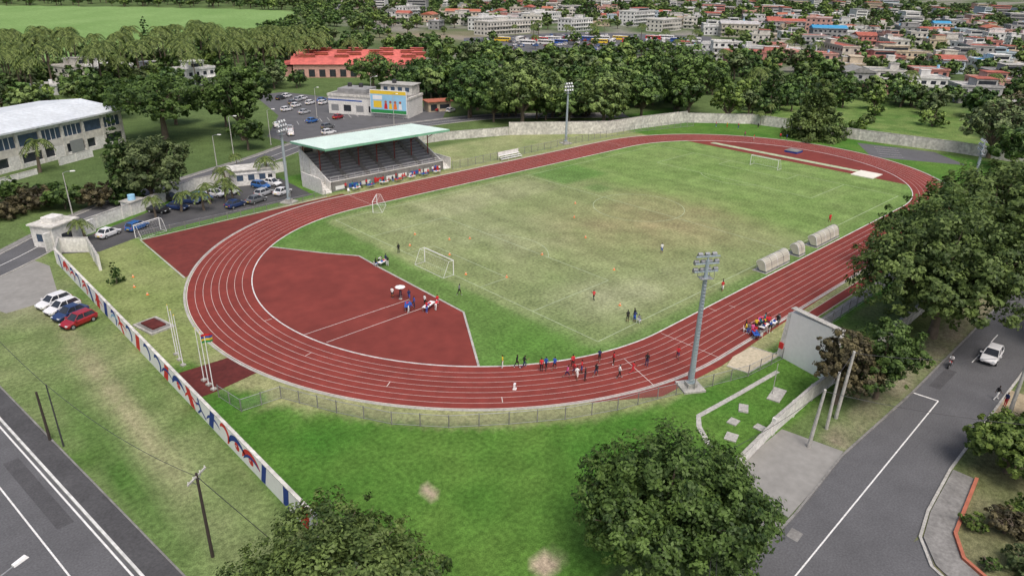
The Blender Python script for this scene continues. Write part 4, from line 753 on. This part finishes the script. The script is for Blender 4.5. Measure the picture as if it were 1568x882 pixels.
def palm(name,x,y,h,seed,fr=16,L=3.6,r=.2):
    g=random.Random(seed); b=MB(); lx,ly=g.uniform(-.8,.8),g.uniform(-.8,.8)
    b.tube([(0,0,0),(lx*.3,ly*.3,h*.5),(lx,ly,h)],[r*1.3,r,r*.75],'bark',7)
    for i in range(fr):
        a=6.283*i/fr+g.uniform(-.2,.2); up=g.uniform(-.1,1.0); P=[]
        for k in range(6): t=k/5; P.append(Vector((lx+math.cos(a)*L*t*(1-.15*up*t),ly+math.sin(a)*L*t*(1-.15*up*t),h+L*(up*t*.75-(.75+.3*up)*t*t))))
        sd=Vector((-math.sin(a),math.cos(a),0))
        for k in range(5):
            for s in(-1,1):
                for q in(0,.5):
                    p=P[k].lerp(P[k+1],q); p2=P[k].lerp(P[k+1],q+.46); w_=L*.26*(1-abs((k+q)/5-.4)*1.1); tip=(p+p2)/2+sd*s*w_+Vector((0,0,-w_*.45))+(p2-p)*.7
                    b.add([p,p2,tip],[(0,1,2)],'leaf_palm')
            b.cyl(P[k],P[k+1],.06,.05,'leaf_palm',3,False)
    o=b.obj(name,(x,y,0)); a=o.data.attributes.new('lv','FLOAT','FACE'); a.data.foreach_set('value',[g.random() for _ in o.data.polygons]); return o
p1=palm('palm_tree',7,262,13,1,20,5.4,.26); p2=palm('palm_tree',138,50,12.5,2,20,5); palm('palm_tree',44.8,335,16,3,20,6.5,.3)
p4=palm('palm_tree',-66.5,53.5,3.6,4,14,2.2); p5=palm('palm_tree',-61,56,4.4,5,14,2.4)
for i,(x,y,s) in enumerate(((-60,55,1),(-64,56.5,.9),(-70,55.5,1),(-75,54.5,.9),(-57,64.5,1.2),(-83,104,1.6),(-88,50,1),(-48,64,1.2))): inst([p4,p5][i%2],'palm_tree',(x,y,0),i,s)
for i in range(110):
    x=random.uniform(-95,75); y=random.uniform(212,330); inst([p1,p2][i%2],'palm_tree',(x,y,0),random.random()*6,random.uniform(.9,1.35))
for i in range(24): x=random.uniform(200,420); y=random.uniform(-20,330); inst([p1,p2][i%2],'palm_tree',(x,y,0),random.random()*6,random.uniform(.6,.9))
for (x,y,s) in((112,31,.4),(100,28,.35),(204,20,.8),(222,-5,.8),(-8,205,1.0),(-50,75,.35)): inst(p2,'palm_tree',(x,y,0),1,s)
def mass(pts,leaf,seed,n=1400):
    me=treemesh('tree_crown',lobeset(5,9.5,1.2,7,seed,.72),n,1.1,seed,leaf+'_far',.3,2.5,clump=.26,core=.12); ch=bpy.data.objects.new('tree_crown',me); link(ch)
    V=[];F=[]
    for (x,y,s,a) in pts:
        h=s/2; o=len(V)
        for k in range(4): t=a+math.pi/4+k*math.pi/2; V.append((x+h*1.41421*math.cos(t),y+h*1.41421*math.sin(t),0))
        F.append((o,o+1,o+2,o+3))
    pm=bpy.data.meshes.new('distant_trees'); pm.from_pydata(V,[],F); po=link(bpy.data.objects.new('distant_trees',pm)); ch.parent=po
    po.instance_type='FACES'; po.use_instance_faces_scale=True; po.instance_faces_scale=1.0; po.show_instancer_for_render=False; po.show_instancer_for_viewport=False
sets=[[],[],[],[],[],[],[]]; rt=random.Random(9)
def infield(x,y): return bool(inpoly(np.array([x]),np.array([y]),FIELD)[0])
def addt(x,y,s): sets[rt.choice([0,0,1,1,2,3,4,4,5,6])].append((x,y,s,rt.uniform(0,6.28)))
for i in range(9000):
    hd=rt.uniform(2,92); ds=180+1500*rt.random()**1.5; x=-114+ds*math.cos(math.radians(hd)); y=-82+ds*math.sin(math.radians(hd))
    if infield(x,y): continue
    ok=False; s=rt.uniform(.9,1.6)
    if hd>56: ok= ds>262 and rt.random()<.72; s=rt.uniform(.5,1.05) if ds<520 else rt.uniform(.7,1.3)
    if hd<=56 and ds>335: ok=rt.random()<(.45 if ds<900 else .6); s=rt.uniform(.5,1.3)
    if 38<hd<=56 and 225<ds<335: ok=ds<285 and rt.random()<.7; s=rt.uniform(.8,1.2)
    if 22<hd<=38 and 255<ds<335: ok=rt.random()<.35; s=rt.uniform(.5,.95)
    if hd<=22 and ds>290: ok=rt.random()<.5; s=rt.uniform(.5,1.1)
    if 150<x<430 and 185<y<335: ok=ok and rt.random()<.10; s*=.8
    if 150<x<300 and 315<y<410: ok=ok and rt.random()<.25; s*=.8
    if 28<x<105 and 150<y<260: ok=False
    if -30<x<45 and 98<y<182: ok=False
    if ok and ds<900 and not free(x,y,3.2*s): ok=False
    if ds>900: s*=1.3
    if ok: addt(x,y,s)
for i in range(60):
    x=rt.uniform(85,185); y=rt.uniform(70,170)
    if y>.9*x-60: addt(x,y,rt.uniform(.9,1.4))
for i in range(60): addt(rt.uniform(110,420),rt.uniform(-150,-50),rt.uniform(1,1.6))
for i in range(40): addt(rt.uniform(-100,60),rt.uniform(-160,-95),rt.uniform(.8,1.2))
for i,(s,l) in enumerate(zip(sets,('leaf_deep','leaf_mid','leaf_deep','leaf_grey','leaf_olive','leaf_mid','leaf_light'))): mass(s,l,300+i)

# ------------------------------------------------------------------ people
mt('skin_brown',(.20,.10,.06),.6,.1,4);mt('skin_dark',(.10,.05,.03),.6,.1,4)
mt('hair_black',(.012,.010,.009),.7,.2,20); mt('eye_white',(.7,.7,.7),.3,.02,4)
for k,c_ in(('c_red',(.55,.03,.04)),('c_black',(.02,.02,.022)),('c_white',(.75,.75,.74)),('c_blue',(.03,.09,.40)),('c_yellow',(.75,.55,.04)),('c_navy',(.02,.03,.09)),('c_pink',(.6,.10,.25)),('c_grey',(.2,.2,.21)),('c_teal',(.03,.25,.28)),('c_shoe',(.5,.5,.5))): mt(k,c_,.8,.12,6)
def person_mesh(name,pose):
    P=[];Ed=[];Rd=[];Cat=[]
    def v(p,r): P.append(Vector(p)); Rd.append(r); return len(P)-1
    def e(a,b_,c): Ed.append((a,b_)); Cat.append(c)
    ph=pose.get('z',.95); lean=pose.get('lean',0)
    def rot(p): 
        x,y,z=p; z-=ph; return (x,y*math.cos(lean)+z*math.sin(lean),ph+z*math.cos(lean)-y*math.sin(lean))
    S=lambda z: ph+(z-.95)
    pel=v((0,0,ph),(.15,.11)); sp=v(rot((0,.0,S(1.14))),(.13,.095)); ch=v(rot((0,.0,S(1.36))),(.165,.11)); nk=v(rot((0,0,S(1.49))),(.055,.055)); hd=v(rot((0,.015,S(1.57))),(.055,.06))
    e(pel,sp,1); e(sp,ch,1); e(ch,nk,1); e(nk,hd,0)
    for s,key in((-1,'L'),(1,'R')):
        a1,a2,sp_=pose.get('arm'+key,(.1,.3,.12)); sh=v(rot((s*.185,0,S(1.42))),(.06,.06)); e(ch,sh,1)
        p=Vector(P[sh]); a=a1
        d1=Vector((s*math.sin(sp_),math.sin(a),-math.cos(a))).normalized(); el=v(p+d1*.28,(.043,.043)); e(sh,el,1)
        b2=a+a2; d2=Vector((s*math.sin(sp_)*.4,math.sin(b2),-math.cos(b2))).normalized(); wr=v(P[el]+d2*.25,(.028,.028)); e(el,wr,0)
        pm=v(P[wr]+d2*.08,(.036,.02)); e(wr,pm,0); sd=Vector((1,0,0))
        for q,(o,l) in enumerate(((-.03,.065),(-.01,.078),(.01,.075),(.028,.058))):
            f1=v(P[pm]+d2*(l*.55+.02)+d2.cross(sd)*o*.9,(.009,.009)); e(pm,f1,0); f2=v(P[f1]+d2*l*.5+Vector((-s*.012,0,0)),(.008,.008)); e(f1,f2,0)
        th=v(P[wr]+d2*.05+d2.cross(sd)*-.045,(.011,.011)); e(wr,th,0)
        h1,h2=pose.get('leg'+key,(0,0)); hp=v((s*.095,0,ph-.04),(.095,.09)); e(pel,hp,2)
        d1=Vector((s*.03,math.sin(h1),-math.cos(h1))); mid=v(P[hp]+d1*.24,(.082,.08)); e(hp,mid,2); kn=v(P[hp]+d1*.44,(.056,.056)); e(mid,kn,2)
        b2=h1-h2; d2=Vector((s*.01,math.sin(b2),-math.cos(b2))); cf=v(P[kn]+d2*.14,(.055,.055)); e(kn,cf,3); an=v(P[kn]+d2*.41,(.034,.036)); e(cf,an,3)
        fd=Vector((0,math.cos(b2*.7),math.sin(b2*.7))); to=v(P[an]+fd*.16+d2*.045,(.04,.028)); e(an,to,4); hl=v(P[an]-fd*.05+d2*.04,(.032,.03)); e(an,hl,4)
    me=bpy.data.meshes.new('sk'); me.from_pydata([tuple(p) for p in P],Ed,[]); o=link(bpy.data.objects.new('sk',me))
    m=o.modifiers.new('s','SKIN'); 
    for i,r in enumerate(Rd): me.skin_vertices[0].data[i].radius=r; me.skin_vertices[0].data[i].use_root=(i==0)
    m.use_smooth_shade=True; sb=o.modifiers.new('u','SUBSURF'); sb.levels=1; sb.render_levels=1
    dg=bpy.context.evaluated_depsgraph_get(); ev=o.evaluated_get(dg); nm=bpy.data.meshes.new_from_object(ev)
    V=[tuple(x.co) for x in nm.vertices]; F=[tuple(p.vertices) for p in nm.polygons]; MI=[]
    A=np.array([P[a] for a,_ in Ed]);B=np.array([P[c_] for _,c_ in Ed]); AB=B-A; LL=(AB**2).sum(1)+1e-9
    rE=np.array([(max(Rd[a])+max(Rd[c_]))/2 for a,c_ in Ed])
    for p in nm.polygons:
        c_=np.array(p.center); t=np.clip(((c_-A)*AB).sum(1)/LL,0,1); dd=np.linalg.norm(A+AB*t[:,None]-c_,axis=1)-rE*.8; k=int(np.argmin(dd)); q=Cat[k]
        if q==1 and k==0:
            ht=(c_[2]-ph)*math.cos(lean)+c_[1]*math.sin(lean)
            if ht<.02: q=2
        MI.append(q)
    bpy.data.objects.remove(o)
    base=len(V); hc=Vector(rot((0,.02,S(1.655)))); nu,nv_=14,10
    for j in range(nv_+1):
        th=math.pi*j/nv_
        for i in range(nu):
            ph_=2*math.pi*i/nu; x=math.sin(th)*math.cos(ph_); y=math.sin(th)*math.sin(ph_); z=math.cos(th); jw=1-.22*max(0,-z)
            V.append(tuple(hc+Vector((x*.078*jw,y*.097*(1-.1*max(0,-z)),z*.118))))
    for j in range(nv_):
        for i in range(nu):
            F.append((base+j*nu+i,base+j*nu+(i+1)%nu,base+(j+1)*nu+(i+1)%nu,base+(j+1)*nu+i)); th=math.pi*(j+.5)/nv_; z=math.cos(th); y=math.sin(th)*math.sin(2*math.pi*(i+.5)/nu); MI.append(5 if (z>.42 or (y<.15 and z>-.35)) else 0)
    def blob(c_,r,mi,sx=1,sy=1,sz=1):
        b0=len(V); 
        for q in((1,0,0),(-1,0,0),(0,1,0),(0,-1,0),(0,0,1),(0,0,-1)): V.append((c_[0]+q[0]*r*sx,c_[1]+q[1]*r*sy,c_[2]+q[2]*r*sz))
        for q in((0,2,4),(2,1,4),(1,3,4),(3,0,4),(2,0,5),(1,2,5),(3,1,5),(0,3,5)): F.append(tuple(b0+t for t in q)); MI.append(mi)
    for s in(-1,1): blob(hc+Vector((s*.03,.088,.005)),.011,6); blob(hc+Vector((s*.03,.098,.005)),.005,5); blob(hc+Vector((s*.08,0,0)),.02,0,.4,.8,1.3)
    blob(hc+Vector((0,.104,-.02)),.016,0,.7,1,1.2); blob(hc+Vector((0,.09,-.055)),.02,1,1,.4,.3)
    zmin=min(v_[2] for v_ in V)
    out=bpy.data.meshes.new(name); out.from_pydata([(a,b_,c_-zmin) for a,b_,c_ in V],[],F)
    for k in ('skin_brown','c_red','c_black','skin_brown','c_shoe','hair_black','eye_white'): out.materials.append(MT[k])
    out.polygons.foreach_set('material_index',MI); out.polygons.foreach_set('use_smooth',[True]*len(F)); out.update(); return out
POSES={'stand':dict(legL=(.05,.05),legR=(-.05,.02),armL=(.05,.25,.15),armR=(-.05,.3,.15)),
 'run':dict(z=.93,lean=.18,legL=(.9,1.2),legR=(-.35,.75),armL=(-.7,1.5,.15),armR=(.6,1.5,.15)),
 'run2':dict(z=.93,lean=.15,legL=(-.5,.5),legR=(.6,.6),armL=(.5,1.4,.2),armR=(-.6,1.5,.15)),
 'walk':dict(z=.93,lean=.04,legL=(.35,.1),legR=(-.3,.25),armL=(-.3,.2,.1),armR=(.35,.4,.1)),
 'bend':dict(z=.90,lean=.9,legL=(.15,.3),legR=(-.1,.05),armL=(.3,.3,.1),armR=(.5,.3,.1)),
 'reach':dict(legL=(.05,.05),legR=(-.1,.02),armL=(1.4,.3,.1),armR=(.2,.6,.2)),
 'sit':dict(z=.52,lean=.05,legL=(1.45,1.4),legR=(1.5,1.45),armL=(.4,.8,.12),armR=(.5,.8,.12)),
 'ride':dict(z=.85,lean=.25,legL=(1.1,1.3),legR=(1.1,1.3),armL=(.9,.4,.2),armR=(.9,.4,.2))}
PM={k:person_mesh('person_'+k,p) for k,p in POSES.items()}
b=MB(); b.box(-.22,.22,-.22,.22,.40,.44,'white_paint'); b.add([(-.22,-.22,.44),(.22,-.22,.44),(.2,-.3,.85),(-.2,-.3,.85),(-.22,-.25,.44),(.22,-.25,.44),(.2,-.33,.85),(-.2,-.33,.85)],[(0,1,2,3),(4,7,6,5),(3,2,6,7),(0,3,7,4),(1,5,6,2)],'white_paint')
for sx in(-.2,.2):
    for sy in(-.2,.2): b.cyl((sx*1.1,sy*1.1,0),(sx,sy,.40),.02,.025,'white_paint',5)
chair=b.obj('plastic_chair',(-38.9,46.2,.02),3.0)
pr=random.Random(4); SH=['c_red','c_red','c_black','c_white','c_blue','c_red','c_navy','c_grey','c_pink','c_teal','c_yellow']
def person(x,y,pose,rot,shirt=None,shorts=None,calf=None,z=.02,name='person',s=None):
    o=bpy.data.objects.new(name,PM[pose]); o.location=(x,y,z); o.rotation_euler=(0,0,rot); o.scale=(s or pr.uniform(.95,1.06),)*3; link(o)
    sk=pr.choice(['skin_brown','skin_dark']); st=shorts or pr.choice(['c_black','c_black','c_navy','c_white','c_blue','c_red']); cf=calf or (st if pr.random()<.4 else sk)
    for i,k in enumerate((sk,shirt or pr.choice(SH),st,cf,pr.choice(['c_shoe','c_black','c_white']),'hair_black')):
        o.material_slots[i].link='OBJECT'; o.material_slots[i].material=MT[k]
    if pose=='sit': inst(chair,'plastic_chair',(x,y,z),rot)
    return o
R_=lambda: pr.uniform(0,6.28)
runN=[(-64.1,-28.7,'c_yellow'),(-62.8,-29.8,'c_black'),(-62.2,-30.4,'c_black'),(-61.3,-32.4,'c_red'),(-60.6,-32.5,'c_blue'),(-59.8,-33.1,'c_blue'),(-57.9,-34.3,'c_red'),(-59.5,-36.4,'c_white'),(-58.7,-35.3,'c_red'),(-58.0,-35.8,'c_red'),(-54.3,-35.4,'c_navy'),(-57.3,-37.4,'c_black'),(-53.7,-37.1,'c_red'),(-55.6,-39.5,'c_white'),(-53.5,-39.8,'c_red'),(-51,-40,'c_black'),(-46.6,-41.4,'c_red'),(-60.1,-35.4,'c_pink'),(-59,-37.2,'c_black')]
for i,(x,y,k) in enumerate(runN): person(x,y,['stand','walk','run','stand','walk','run2'][i%6],-math.pi/2+pr.uniform(-1.2,1.2)+(3.1 if i%4==0 else 0),k,name='athlete')
for (x,y,p,k) in((-51.6,10.2,'stand','c_black'),(-57.6,7.9,'sit','c_black'),(-56.8,8.3,'bend','c_white'),(-55.9,7.6,'stand','c_navy'),(-56.2,6.7,'stand','c_black'),(-62.6,-3.9,'stand','c_white'),(-61.4,-4.2,'stand','c_red'),(-61.2,-6.0,'walk','c_navy'),(-63.6,-9.2,'bend','c_blue'),(-62.2,-8.6,'stand','c_blue'),(-61.8,-10.9,'reach','c_red'),(-60.4,-11.1,'bend','c_red'),(-59.4,-10.2,'stand','c_red'),(-60.6,-8.9,'stand','c_white'),(-54.7,-9.3,'walk','c_grey'),(-41.3,-23.4,'run2','c_red'),(-43.2,-31.0,'stand','c_black'),(-42.6,-31.7,'bend','c_navy'),(-42.0,-31.2,'stand','c_black'),(-42.3,-32.2,'sit','c_grey'),(-18.1,-18.6,'stand','c_white'),(-24.3,-34.0,'walk','c_red'),(-23.6,-33.6,'stand','c_navy'),(20.4,-30.2,'walk','c_red'),(-27.5,-70.8,'walk','c_black'),(-28.6,-71.9,'stand','c_navy')): person(x,y,p,R_(),k,z=.02 if y>-71 else .11)
for i in range(17): person(-35.2+pr.uniform(0,7.8),-45.8+pr.uniform(0,2.6)+ (i%3)*.2,pr.choice(['stand','stand','walk','reach','bend','sit']),R_(),None,name='spectator')
for i in range(22): person(-38.5+i*1.18+pr.uniform(-.3,.3),47.4+pr.uniform(-.2,.6),pr.choice(['stand','sit','sit','stand']),math.pi+pr.uniform(-.6,.6),pr.choice(['c_black','c_red','c_white','c_blue','c_red','c_teal']),name='spectator',z=.02)
for p in((87,36),(90,30),(88.5,33),(80,22),(78,18),(95,26),(86,14),(86,12)): person(p[0],p[1],'stand',R_(),name='spectator')
b=MB()
for x in(-.62,.62): b.cyl((x,-.06,.3),(x,.06,.3),.3,.3,'tyre',14); b.cyl((x,-.07,.3),(x,.07,.3),.14,.14,'steel_grey',10)
b.tube([(-.62,0,.3),(-.2,0,.55),(.3,0,.75),(.62,0,.3)],[.05,.09,.08,.04],'dark_metal',6); b.box(-.55,.1,-.12,.12,.7,.8,'dark_metal'); b.tube([(.3,0,.75),(.4,0,1.02)],[.05,.03],'steel_grey',6); b.cyl((.38,-.32,1.02),(.38,.32,1.02),.02,.02,'dark_metal',6); b.box(.1,.35,-.14,.14,.68,.9,'red'); b.box(-.2,.15,-.15,.15,.3,.6,'steel_grey'); b.cyl((.5,0,.85),(.56,0,.85),.1,.09,'lamp_glass',8)
b.obj('motorcycle',(-23.3,-64.8,.012),math.pi); person(-23.25,-64.8,'ride',math.pi/2,'c_white','c_black','c_black',z=.33,name='motorcycle_rider',s=.95)
def table(x,y,rot,k='white_paint',L=1.8):
    b=MB(); b.box(-L/2,L/2,-.4,.4,.7,.75,k); 
    for sx in(-1,1):
        for sy in(-1,1): b.cyl((sx*(L/2-.1),sy*.3,0),(sx*(L/2-.1),sy*.3,.7),.025,.025,'steel_grey',5)
    b.box(-.4,-.1,-.2,.1,.75,.95,'blue'); b.box(.2,.5,-.1,.2,.75,.88,'red'); b.obj('folding_table',(x,y,.02),rot)
table(-60.9,-10.2,.4,'white_paint',2.4); table(-56.6,7.4,.3); table(-31.5,-44.6,.1); table(-34.3,-44.9,.8,'blue'); table(-29.2,-44.9,.1); table(-30.2,-43.4,.1,'c_pink'); table(-63.1,-8.3,.9,'blue')
for i in range(7): table(-37+i*3.6,46.3,.02,['white_paint','blue','white_paint','red'][i%4])
def parasol(x,y,k):
    b=MB(); b.cyl((0,0,0),(0,0,2.1),.03,.03,'steel_grey',6); n=8; V=[(0,0,2.2)]+[(.75*math.cos(6.283*i/n),.75*math.sin(6.283*i/n),1.9) for i in range(n)]; b.add(V,[(0,1+i,1+(i+1)%n) for i in range(n)],k); b.cyl((0,0,0),(0,0,.1),.25,.25,'concrete',8); b.obj('parasol',(x,y,.02))
parasol(-61.9,-4.9,'white_paint')
b=MB(); b.box(-.18,.18,-.12,.12,0,.7,'white_paint'); b.box(-.25,.25,-.2,.2,0,.06,'white_paint'); b.box(-.14,.14,-.125,-.12,.3,.6,'c_black'); b.obj('lane_marker_box',(-66.3,-33.1,.02),.6)

# ------------------------------------------------------------------ light, sky, camera
w=bpy.data.worlds.new('World'); sc.world=w; w.use_nodes=True; nt=w.node_tree; bg=nt.nodes['Background']
sky=nt.nodes.new('ShaderNodeTexSky'); sky.sky_type='NISHITA'; sky.sun_disc=False; el=math.radians(60)
sky.sun_elevation=el; sky.dust_density=7; sky.air_density=1.0; sky.ozone_density=1.4; bg.inputs[1].default_value=.15
nt.links.new(sky.outputs[0],bg.inputs[0])
sun=bpy.data.lights.new('sun','SUN'); sun.energy=1.5; sun.angle=math.radians(26); sun.color=(1,.975,.94); so=link(bpy.data.objects.new('sun',sun))
dirv=Vector((-.35,-.75,0)).normalized()*math.cos(el)+Vector((0,0,math.sin(el)))
so.rotation_euler=dirv.to_track_quat('Z','Y').to_euler(); sky.sun_rotation=math.atan2(dirv.x,dirv.y)
x,y,h,yaw,pit,roll=-114.2677,-82.1315,42.7818,0.804,0.4165,-0.0199
F=Vector((math.cos(yaw)*math.cos(pit),math.sin(yaw)*math.cos(pit),-math.sin(pit))); R=Vector((math.sin(yaw),-math.cos(yaw),0)); D=F.cross(R)
R2=R*math.cos(roll)+D*math.sin(roll); D2=-R*math.sin(roll)+D*math.cos(roll); U=-D2
cd=bpy.data.cameras.new('camera'); cd.sensor_width=36; cd.lens=36*1087/1568; cd.clip_start=.5; cd.clip_end=9000; co=link(bpy.data.objects.new('camera',cd))
m=Matrix(((R2.x,U.x,-F.x,x),(R2.y,U.y,-F.y,y),(R2.z,U.z,-F.z,h),(0,0,0,1))); co.matrix_world=m; sc.camera=co
sc.view_settings.view_transform='Standard'; sc.view_settings.look='None'; sc.view_settings.exposure=0
